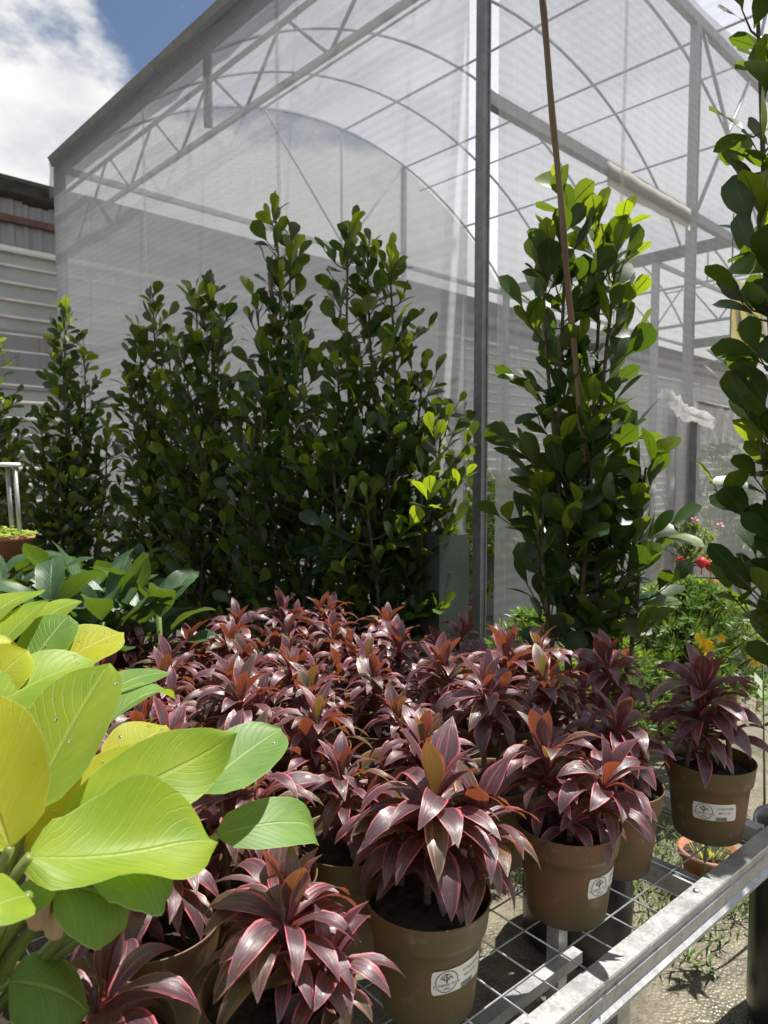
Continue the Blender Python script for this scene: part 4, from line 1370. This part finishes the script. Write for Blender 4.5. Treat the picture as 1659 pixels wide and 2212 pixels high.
_, COUNT['C'] = fig('thin leggy fig shrub standing tallest, with bare forked top', gx(640, dC),
                    [(-0.0, 0, -0.10, 0, zy(475, dC)), (0.02, 0.02, -0.04, 0.02, zy(510, dC)), (-0.03, 0, -0.18, 0, zy(640, dC)), (0.04, -0.04, 0.06, -0.08, zy(760, dC)), (-0.05, -0.05, -0.12, -0.1, zy(860, dC)), (0.05, -0.08, 0.08, -0.18, zy(1000, dC)), (-0.1, -0.05, -0.2, -0.12, zy(980, dC)), (0.1, 0, 0.14, -0.1, zy(960, dC))],
                    lambda z: interp([(0, 0.2), (1.2, 0.24), (1.7, 0.18), (2.1, 0.13), (2.8, 0.07)], z), 0.65, 0.098, 0.040, 3, 5, 300,
                    (px(640, 1100, 3.06), px(582, 590, 3.06), 0.009), 0.17, 0.32)
dD = 3.4
_, COUNT['D'] = fig('dense fig shrub with a stake tip above its rounded top', gx(455, dD),
                    [(-0.05, 0, -0.08, 0, zy(640, dD)), (0.05, 0.04, 0.03, 0.02, zy(628, dD)), (0.02, -0.05, 0.08, -0.06, zy(700, dD)), (-0.02, -0.04, -0.12, -0.06, zy(760, dD)), (0.1, 0, 0.16, 0, zy(850, dD)), (0.0, -0.08, 0.0, -0.18, zy(960, dD)), (0.12, -0.05, 0.2, -0.12, zy(980, dD))],
                    lambda z: interp([(0, 0.24), (1.2, 0.24), (1.8, 0.14), (2.5, 0.09)], z), 0.65, 0.090, 0.030, 4, 6, 300,
                    (px(462, 900, 3.4), px(458, 592, 3.4), 0.010), 0.17, 0.32)
dE = 3.65
_, COUNT['E'] = fig('dense slim fig shrub left of the one with the stake tip', gx(335, dE),
                    [(0, 0, 0.03, 0, zy(640, dE)), (-0.03, 0.03, -0.05, 0.02, zy(720, dE)), (0.04, -0.04, 0.09, -0.05, zy(740, dE)), (-0.05, -0.03, -0.10, -0.05, zy(820, dE)), (0.1, -0.05, 0.16, -0.1, zy(900, dE))],
                    lambda z: interp([(0, 0.26), (1.2, 0.25), (1.7, 0.12), (2.5, 0.07)], z), 0.65, 0.088, 0.028, 5, 6, 300, None, 0.17, 0.32)
dF = 4.0
_, COUNT['F'] = fig('fig shrub with bright tip in front of the far corner post', gx(150, dF),
                    [(0, 0, 0.02, 0, zy(672, dF)), (-0.04, 0.03, -0.05, 0.02, zy(740, dF)), (0.05, -0.04, 0.10, -0.05, zy(760, dF)), (-0.06, -0.03, -0.16, -0.05, zy(900, dF)), (0.08, 0, 0.20, 0, zy(930, dF)), (0.0, -0.08, 0.0, -0.18, zy(1000, dF))],
                    lambda z: interp([(0, 0.30), (1.2, 0.28), (1.7, 0.13), (2.5, 0.06)], z), 0.65, 0.088, 0.030, 6, 6, 300, None, 0.17, 0.32)
dG = 4.3
_, COUNT['G'] = fig('fig shrub cut by the left edge of the view', gx(-10, dG),
                    [(0, 0, 0.0, 0, zy(750, dG)), (-0.04, 0.03, -0.08, 0.02, zy(800, dG)), (0.05, -0.04, 0.05, -0.05, zy(860, dG)), (0.06, -0.03, 0.14, -0.05, zy(960, dG))],
                    lambda z: interp([(0, 0.30), (1.2, 0.26), (1.7, 0.17), (2.4, 0.07)], z), 0.75, 0.088, 0.034, 7, 6, 300, None, 0.17, 0.32)
dH = 1.80
_, COUNT['H'] = fig('near fig shrub with big round leaves in black grow bag at the right edge', gx(1795, dH),
                    [(0, 0, -0.27, -0.02, zy(-160, dH)), (0.02, 0, -0.20, -0.05, zy(-140, dH)), (-0.03, 0, -0.19, 0, zy(480, dH)), (0.05, 0.03, 0.04, 0, zy(200, dH)), (0.0, -0.05, -0.05, -0.06, zy(800, dH)), (-0.03, 0.03, -0.20, -0.02, zy(960, dH)), (-0.05, 0, -0.16, -0.08, zy(1180, dH)), (0.02, -0.05, -0.10, -0.10, zy(880, dH))],
                    lambda z: interp([(0, 0.10), (1.0, 0.13), (1.3, 0.17), (1.6, 0.15), (2.1, 0.13), (2.8, 0.12)], z), 0.98, 0.125, 0.062, 8, 5, 300, None, 0.155, 0.56)
pass


# ------------------------------------------------------------------ needle-leaved shrubs, flowers, ornaments
def needle_bush(name, label, base, z0, z1, rad, n, seed, cat='shrub', mat='needle', nl=14, ll=0.045, wd=0.007, group=None, trunk=True):
    r = random.Random(seed)
    o = thing(name, label, cat, (base.x, base.y, 0), 0, group)
    mb, tb = MB(), MB()
    for k in range(n):
        a, q = r.uniform(0, 6.28), r.random() ** 0.45
        zc = r.random() ** 0.8
        rr = rad * q * math.sqrt(max(0.05, 1 - (2 * zc - 0.85) ** 2 * 0.8))
        c = Vector((rr * math.cos(a), rr * math.sin(a), lerp(z0, z1, zc)))
        d = (Vector((c.x, c.y, 0)) * 1.5 + Vector((r.uniform(-.1, .1), r.uniform(-.1, .1), 0.35))).normalized()
        if k % 3 == 0:
            tb.tube([Vector((c.x * 0.15, c.y * 0.15, lerp(z0, c.z, 0.4))), c], [0.004, 0.002], 4, False)
        for i in range(nl):
            w = r.uniform(0, 6.28)
            s_ = d.cross(Vector((0.3, 0.5, 0.8))).normalized()
            s2 = d.cross(s_)
            x = (d * r.uniform(0.3, 1.1) + (s_ * math.cos(w) + s2 * math.sin(w))).normalized()
            y = x.cross(d).normalized() if x.cross(d).length > 0.01 else s_
            L = ll * r.uniform(0.7, 1.15)
            p = c + d * (i / nl) * 0.02
            nn_ = len(mb.v)
            mb.v += [p, p + x * L * 0.5 + y * wd / 2 + Vector((0, 0, 0.002)), p + x * L, p + x * L * 0.5 - y * wd / 2]
            mb.f.append([nn_, nn_ + 1, nn_ + 2, nn_ + 3])
    if trunk:
        tb.build('branches', M['bark'], o, True)['kind'] = 'stuff'
        MB().tube([(0, 0, 0), (0.01, 0, z0 * 0.5), (0, 0.01, lerp(z0, z1, 0.5))], [0.014, 0.012, 0.006], 7).build('trunk', M['bark'], o, True)
    f_ = mb.build('foliage', M[mat], o, False)
    f_['kind'] = 'stuff'
    return o


d1 = 3.3
needle_bush('podocarpus_shrub', 'bright green needle-leaved shrub glowing in sun behind the corner cordylines', gx(1490, d1), 0.35, zy(1262, d1), 0.38, 900, 31, ll=0.052, wd=0.009)
d2 = 2.75
needle_bush('podocarpus_shrub', 'dark needle-leaved shrub at the foot of the tall staked fig', gx(1150, d2), 0.45, zy(1335, d2), 0.20, 330, 32)
d3 = 3.0
needle_bush('podocarpus_shrub', 'low needle-leaved shrub behind the staked fig, half hidden', gx(1330, d3), 0.30, zy(1400, d3), 0.3, 420, 33)
d4 = 3.9
nb = needle_bush('bonsai_tree', 'small bonsai with pink ribbon and hanging red lanterns behind the bright shrub', gx(1495, d4), zy(1230, d4), zy(1135, d4), 0.13, 120, 34, 'bonsai', ll=0.03)
MB().lathe([(0.0, 0.78), (0.10, 0.78), (0.13, 0.80), (0.15, 0.88), (0.155, 0.89), (0.145, 0.89), (0.12, 0.84), (0, 0.84)], 20).build('bowl', M['terracotta'], nb, True)
MB().lathe([(0.0, 0.0), (0.14, 0.0), (0.14, 0.75), (0.17, 0.78), (0, 0.78)], 16).build('stand', M['blackpot'], nb, True)
for k, (x_, y_) in enumerate(((1555, 1138), (1500, 1085 + 40), (1470, 1210))):
    p = px(x_, y_, 3.8) - nb.location
    mb = MB()
    for i in range(5):
        a = i * 1.256
        mb.tube([p, p + Vector((0.02 * math.cos(a), -0.004, 0.02 * math.sin(a)))], [0.003, 0.008], 6)
    mb.build('ribbon_bow', M['pinkbloom'] if k < 2 else M['red'], nb, True)
lan = MB().lathe([(0.001, 0.030), (0.009, 0.029), (0.010, 0.026), (0.019, 0.022), (0.026, 0.012), (0.028, 0.0), (0.026, -0.012), (0.019, -0.022), (0.010, -0.026), (0.009, -0.029), (0.001, -0.030)], 14).mesh('globe', M['red'], True)
for (x_, y_, lab) in ((1516, 1215, 'higher red paper lantern with tassel hanging from the bonsai'), (1536, 1223, 'lower red paper lantern with tassel hanging from the bonsai')):
    p = px(x_, y_, 3.7)
    o = thing('lantern', lab, 'lantern', p, 0, 'red lanterns')
    add('globe', lan, o)
    MB().tube([(0, 0, 0.028), (0, 0, 0.09)], 0.002, 5).build('string', M['gold'], o)
    MB().tube([(0, 0, -0.028), (0, 0, -0.040)], 0.006, 6).build('collar', M['gold'], o, True)
    MB().tube([(0, 0, -0.040), (0.001, 0, -0.085)], [0.003, 0.006], 6).build('tassel', M['red'], o, True)

# yellow flowers
for fx, fy, fd, lab in ((1530, 1392, 2.3, 'cluster of yellow flowers just left of the corner cordyline tip'), (1648, 1415, 2.2, 'yellow flowers at the right edge above the corner cordyline')):
    c = px(fx, fy, fd)
    o = thing('flower_cluster', lab, 'flowers', (c.x, c.y, 0), 0, 'yellow flowers')
    MB().tube([(0, 0, 0), (0.02, 0, c.z * 0.5), (0, 0, c.z)], [0.006, 0.004, 0.002], 6).build('stem', M['petiole_dk'], o, True)
    r = random.Random(int(fx))
    for k in range(9):
        p = Vector((r.uniform(-.035, .035), r.uniform(-.03, .03), c.z + r.uniform(-.03, .03)))
        mb = MB()
        for i in range(5):
            a = i * 1.2566 + r.random()
            q = Vector((math.cos(a), r.uniform(-0.6, -0.1), math.sin(a)))
            s_ = q.cross(Vector((0, 1, 0))).normalized() * 0.007
            mb.quad(p, p + q * 0.010 + s_, p + q * 0.019, p + q * 0.010 - s_)
        mb.build('bloom', M['yellow'], o)
    mb = MB()
    for k in range(16):
        a = r.uniform(0, 6.28)
        p = Vector((0, 0, c.z - r.uniform(0.02, 0.25)))
        q = Vector((math.cos(a), math.sin(a), 0.4))
        s_ = Vector((-q.y, q.x, 0)) * 0.012
        mb.quad(p, p + q * 0.03 + s_, p + q * 0.07, p + q * 0.03 - s_)
    mb.build('leaves', M['needle'], o)

# ------------------------------------------------------------------ things round the greenhouse foot
# green cabinet panel left of the post
o = thing('green_cabinet', 'dark green painted cabinet standing left of the greenhouse post', 'cabinet', (0, 0, 0))
c = gx(945, 2.9)
MB().box(c + Vector((0, 0, 0.62)), (0.085, 0.10, 0.62), rotB).build('body', M['greenbox'], o)
c2 = gx(992, 2.95)
MB().box(c2 + Vector((0, 0, 0.62)), (0.012, 0.03, 0.62), rotB).build('frame_strip', M['frame'], o)
# low corrugated sheet inside
o = thing('roofing_sheet', 'low leaning corrugated grey sheet seen inside the netting by the post', 'metal sheet')
mb = MB()
c = px(1020, 1225, 7.2)
N_ = 44
for i in range(N_ + 1):
    x_ = (i / N_ - 0.5) * 1.5
    w_ = 0.02 * math.sin(i * 1.57)
    for (h, b_) in ((0.0, 0.0), (0.38, 0.3)):
        mb.v.append(Vector((c.x + x_, c.y + b_ - w_, c.z - 0.12 + h * 0.7 + w_ * 0.6)))
for i in range(N_):
    mb.f.append([2 * i, 2 * i + 2, 2 * i + 3, 2 * i + 1])
mb.build('corrugated_sheet', M['zinc'], o)
MB().box((c.x, c.y + 0.12, (c.z - 0.14) / 2), (0.7, 0.05, (c.z - 0.14) / 2), None).build('support', M['zinc'], o)
# plants inside the greenhouse
needle_bush('inner_shrub', 'pale green shrub seen blurred through the netting left of the post', gx(985, 6.6), 0.3, zy(985, 6.6), 0.55, 260, 61, nl=10, ll=0.10, wd=0.03)
needle_bush('inner_palm', 'feathery palm seen through the netting right of the post', gx(1095, 7.4), 0.5, zy(1060, 7.4), 0.5, 120, 62, cat='palm', nl=16, ll=0.26, wd=0.02)
needle_bush('inner_shrub', 'leafy shrub seen through netting beneath the wrapped door post', gx(1590, 6.0), 0.2, zy(960, 6.0), 0.6, 260, 63, nl=10, ll=0.12, wd=0.02)
for k, (x_, d_, lab) in enumerate(((1008, 6.3, 'terracotta pot on the ground left of the greenhouse post'),)):
    p = gx(x_, d_)
    o = thing('terracotta_pot', lab, 'pot', p)
    MB().lathe([(0.0, 0.0), (0.12, 0.0), (0.16, 0.26), (0.18, 0.26), (0.18, 0.31), (0.15, 0.31), (0.14, 0.27), (0, 0.26)], 20).build('body', M['terracotta'], o, True)
    MB().lathe([(0.0, 0.27), (0.14, 0.27)], 12).build('soil', M['soil'], o)

# door post wrapped in plastic
o = thing('door_frame', 'pale greenhouse door posts wrapped in crumpled clear plastic', 'door frame')
p1, p2 = px(1450, 1015, 4.15), px(1499, 1015, 4.2)
for p, w_ in ((p1, 0.02), (p2, 0.022)):
    MB().box(Vector((p.x, p.y, 0.91)), (w_, w_, 0.91), rot).build('post', M['frame_dk'], o)
pc = (p1 + p2) / 2
MB().box(Vector((pc.x, pc.y + 0.06, 0.89)), (0.055, 0.012, 0.89), None).build('panel', M['white'], o)


def wrap_fn(a, b):
    x_, y_ = lerp(1428, 1542, a), lerp(850, 908, a ** 0.9)
    hh = lerp(24, 7, a) * (0.6 + 0.4 * min(1, a * 6))
    ang = b * 2 * math.pi
    p = px(x_, y_ + 8, 4.08)
    r_ = hh / F * 4.08
    n = noise.noise(Vector((a * 9, math.cos(ang) * 1.5, math.sin(ang) * 1.5))) * 0.035
    return p + Vector((0.02 * math.sin(a * 9), (0.045 + n) * math.cos(ang), (r_ + n) * math.sin(ang)))


grid_sheet(wrap_fn, 26, 18, 'plastic_wrap', M['plastic'], o, (1, 1))
grid_sheet(lambda a, b: px(lerp(1428, 1452, a), lerp(875, 1140, b), 4.12) + Vector((0, -0.03 + 0.02 * noise.noise(Vector((a * 3, b * 9, 1))), 0)), 4, 20, 'plastic_strip', M['plastic'], o, (1, 1))
grid_sheet(lambda a, b: px(lerp(1500, 1650, a), lerp(868, 893, a) + b * lerp(95, 60, a) * (1 + 0.25 * noise.noise(Vector((a * 6, 0, 3)))), lerp(4.22, 4.65, a)) + Vector((0, 0.05 * noise.noise(Vector((a * 14, b * 2, 7))), 0)), 40, 10, 'plastic_sheet', M['plastic'], o, (1, 1))
MB().tube([px(1508, 868, 4.25), px(1560, 880, 4.4), px(1640, 893, 4.7)], 0.012, 6).build('rope', M['rope'], o, True)

# banner
bn0 = gp(1.86, -0.3, 0)
o = thing('banner', 'yellow banner with dark brush-stroke lettering hung outside the netting at the right', 'banner', (0, 0, 0))


def bnp(x, z, off=0.0):
    return bn0 + U * x + Vector((0, 0, 2.17 + z * 0.85)) - V * off


BW_, BH_ = 1.5, 0.48
grid_sheet(lambda a, b: bnp(a * BW_, b * BH_ + 0.0, 0.006 * math.sin(a * 9)), 20, 4, 'sheet', M['banner'], o)
strokes = [([(0.06, 0.46), (0.10, 0.40), (0.06, 0.34)], 0.035, 'banner_lt'), ([(0.07, 0.30), (0.12, 0.16), (0.22, 0.09)], 0.05, 'banner_dk'), ([(0.20, 0.47), (0.235, 0.33), (0.28, 0.22)], 0.05, 'banner_dk'),
           ([(0.28, 0.22), (0.25, 0.12)], 0.03, 'banner_lt'), ([(0.36, 0.30), (0.34, 0.18), (0.42, 0.09)], 0.05, 'banner_dk'), ([(0.44, 0.42), (0.50, 0.26), (0.56, 0.16)], 0.055, 'banner_lt'),
           ([(0.60, 0.44), (0.66, 0.28), (0.62, 0.14)], 0.05, 'banner_dk'), ([(0.75, 0.44), (0.80, 0.30), (0.78, 0.14)], 0.06, 'banner_dk'), ([(0.90, 0.42), (1.0, 0.3), (0.95, 0.15)], 0.05, 'banner_lt')]
for pts, w_, mk in strokes:
    mb = MB()
    P_ = []
    for q in range(9):
        u_ = q / 8 * (len(pts) - 1)
        k = min(int(u_), len(pts) - 2)
        P_.append(lerp(Vector(pts[k]), Vector(pts[k + 1]), u_ - k))
    for q in range(9):
        d = (P_[min(q + 1, 8)] - P_[max(q - 1, 0)]).normalized()
        nrm = Vector((-d.y, d.x)) * w_ / 2 * math.sin(math.pi * (0.12 + 0.8 * q / 8))
        for e in (1, -1):
            z_ = P_[q] + nrm * e
            mb.v.append(bnp(z_.x, z_.y, 0.012 + 0.006 * math.sin(z_.x / BW_ * 9)))
    for q in range(8):
        mb.f.append([2 * q, 2 * q + 1, 2 * q + 3, 2 * q + 2])
    mb.build('brush_stroke', M[mk], o)
mb = MB()
r = random.Random(77)
x_ = 0.10
while x_ < 1.3:
    w_ = r.uniform(0.008, 0.02)
    h_ = r.uniform(0.02, 0.04)
    mb.quad(bnp(x_, 0.03, 0.016), bnp(x_ + w_, 0.03, 0.016), bnp(x_ + w_, 0.03 + h_, 0.016), bnp(x_, 0.03 + h_, 0.016))
    x_ += w_ + r.uniform(0.006, 0.02)
mb.build('small_print', M['gold_print'], o)
MB().tube([bnp(0, 0, 0.0), bnp(0, 0.9, 0)], 0.004, 5).build('cord', M['rope'], o)

# hanging basket stand at the left edge
d_ = 2.5
c = px(8, 1165, d_)
o = thing('hanging_basket', 'lime green seedlings in a terracotta basket hung on grey rods at the left edge', 'hanging basket', c)
MB().lathe([(0.0, -0.09), (0.07, -0.09), (0.095, 0.0), (0.102, 0.0), (0.102, 0.012), (0.09, 0.012), (0.085, 0.0), (0, 0.0)], 24).build('pot', M['terracotta'], o, True)
mb = MB()
r = random.Random(91)
for k in range(420):
    a, q = r.uniform(0, 6.28), math.sqrt(r.random()) * 0.105
    p = Vector((q * math.cos(a), q * math.sin(a), 0.012 + r.uniform(0, 0.035) * (1.15 - q / 0.105)))
    a2 = r.uniform(0, 6.28)
    x = Vector((math.cos(a2), math.sin(a2), r.uniform(-0.2, 0.6))).normalized()
    y = x.cross(Vector((0, 0, 1))).normalized() * 0.008
    mb.quad(p, p + x * 0.009 + y, p + x * 0.019, p + x * 0.009 - y)
f_ = mb.build('foliage', M['limesmall'], o)
f_['kind'] = 'stuff'
for x_, y_ in ((0.055, 0.0), (0.012, 0.03), (0.0, -0.05), (-0.06, 0.02)):
    MB().tube([(x_ + 0.004, y_, 0.0), (x_ - 0.008, y_, 0.255)], 0.0075, 8).build('rod', M['frame'], o, True)
MB().lathe([(0.0, 0.255), (0.06, 0.255), (0.062, 0.262), (0.06, 0.270), (0.0, 0.270)], 20).build('hanger_plate', M['white'], o, True)

# terracotta pots under the bench
for s, t, lab in ((1.157, 2.44, 'small terracotta pot with seedlings on the ground seen through the bench mesh'),):
    o = thing('terracotta_pot', lab, 'pot', (s, t, 0))
    MB().lathe([(0.0, 0.0), (0.07, 0.0), (0.095, 0.13), (0.105, 0.13), (0.107, 0.155), (0.095, 0.155), (0.09, 0.13), (0, 0.13)], 22).build('body', M['terracotta'], o, True)
    MB().lathe([(0.0, 0.135), (0.09, 0.135)], 14).build('soil', M['soil'], o)
    mb = MB()
    r = random.Random(int(s * 100))
    for k in range(26):
        a = r.uniform(0, 6.28)
        q = r.uniform(0, 0.06)
        p = Vector((q * math.cos(a), q * math.sin(a), 0.135))
        x = Vector((math.cos(a) * 0.6, math.sin(a) * 0.6, 1)).normalized()
        y = Vector((-math.sin(a), math.cos(a), 0)) * 0.005
        h = r.uniform(0.03, 0.08)
        mb.quad(p, p + x * h * 0.6 + y, p + x * h, p + x * h * 0.6 - y)
    f_ = mb.build('foliage', M['limesmall'], o)
    f_['kind'] = 'stuff'

# weeds on the wet ground below the rail
for k, (wx, wy, lab) in enumerate(((1545, 2135, 'thin weed with narrow blades growing below the bench rail by the black bag'), (1480, 2075, 'single fallen grass stalk lying on the wet ground below the rail'))):
    dd = 1.5 * F / (wy - 1015)
    p = gx(wx, dd)
    o = thing('weed', lab, 'weed', (p.x, p.y, 0), 0, 'weeds')
    r = random.Random(k + 5)
    for q in range(9 if k == 0 else 3):
        a = r.uniform(0, 6.28)
        L_ = r.uniform(0.05, 0.11)
        m_ = leaf_mesh('blade', L_, 0.009, [(0, 0.5), (0.4, 1), (1, 0.02)], r.uniform(55, 85), r.uniform(-60, 0), 0.3, 6, 2, M['grass'], r.uniform(-0.6, 0.6))
        add('blade', m_, o, Matrix.Translation((r.uniform(-.03, .03), r.uniform(-.03, .03), 0.001)) @ Matrix.Rotation(a, 4, 'Z'))
# strip of grass beyond the bench corner
mb = MB()
r = random.Random(55)
for k in range(1600):
    s, t = r.uniform(-1.1, -0.3), r.uniform(0.35, 1.7)
    p = bp_(s, t)
    h = r.uniform(0.03, 0.10)
    a = r.uniform(0, 6.28)
    d = Vector((math.cos(a) * 0.5, math.sin(a) * 0.5, 1)).normalized()
    y = Vector((-math.sin(a), math.cos(a), 0)) * 0.004
    mb.quad(p, p + d * h * 0.5 + y, p + d * h + Vector((math.cos(a), math.sin(a), 0)) * h * 0.3, p + d * h * 0.5 - y)
tag(mb.build('grass', M['grass']), 'short grass growing on the ground past the bench corner', None, None, 'stuff')
print("OBJECTS", len(bpy.data.objects))
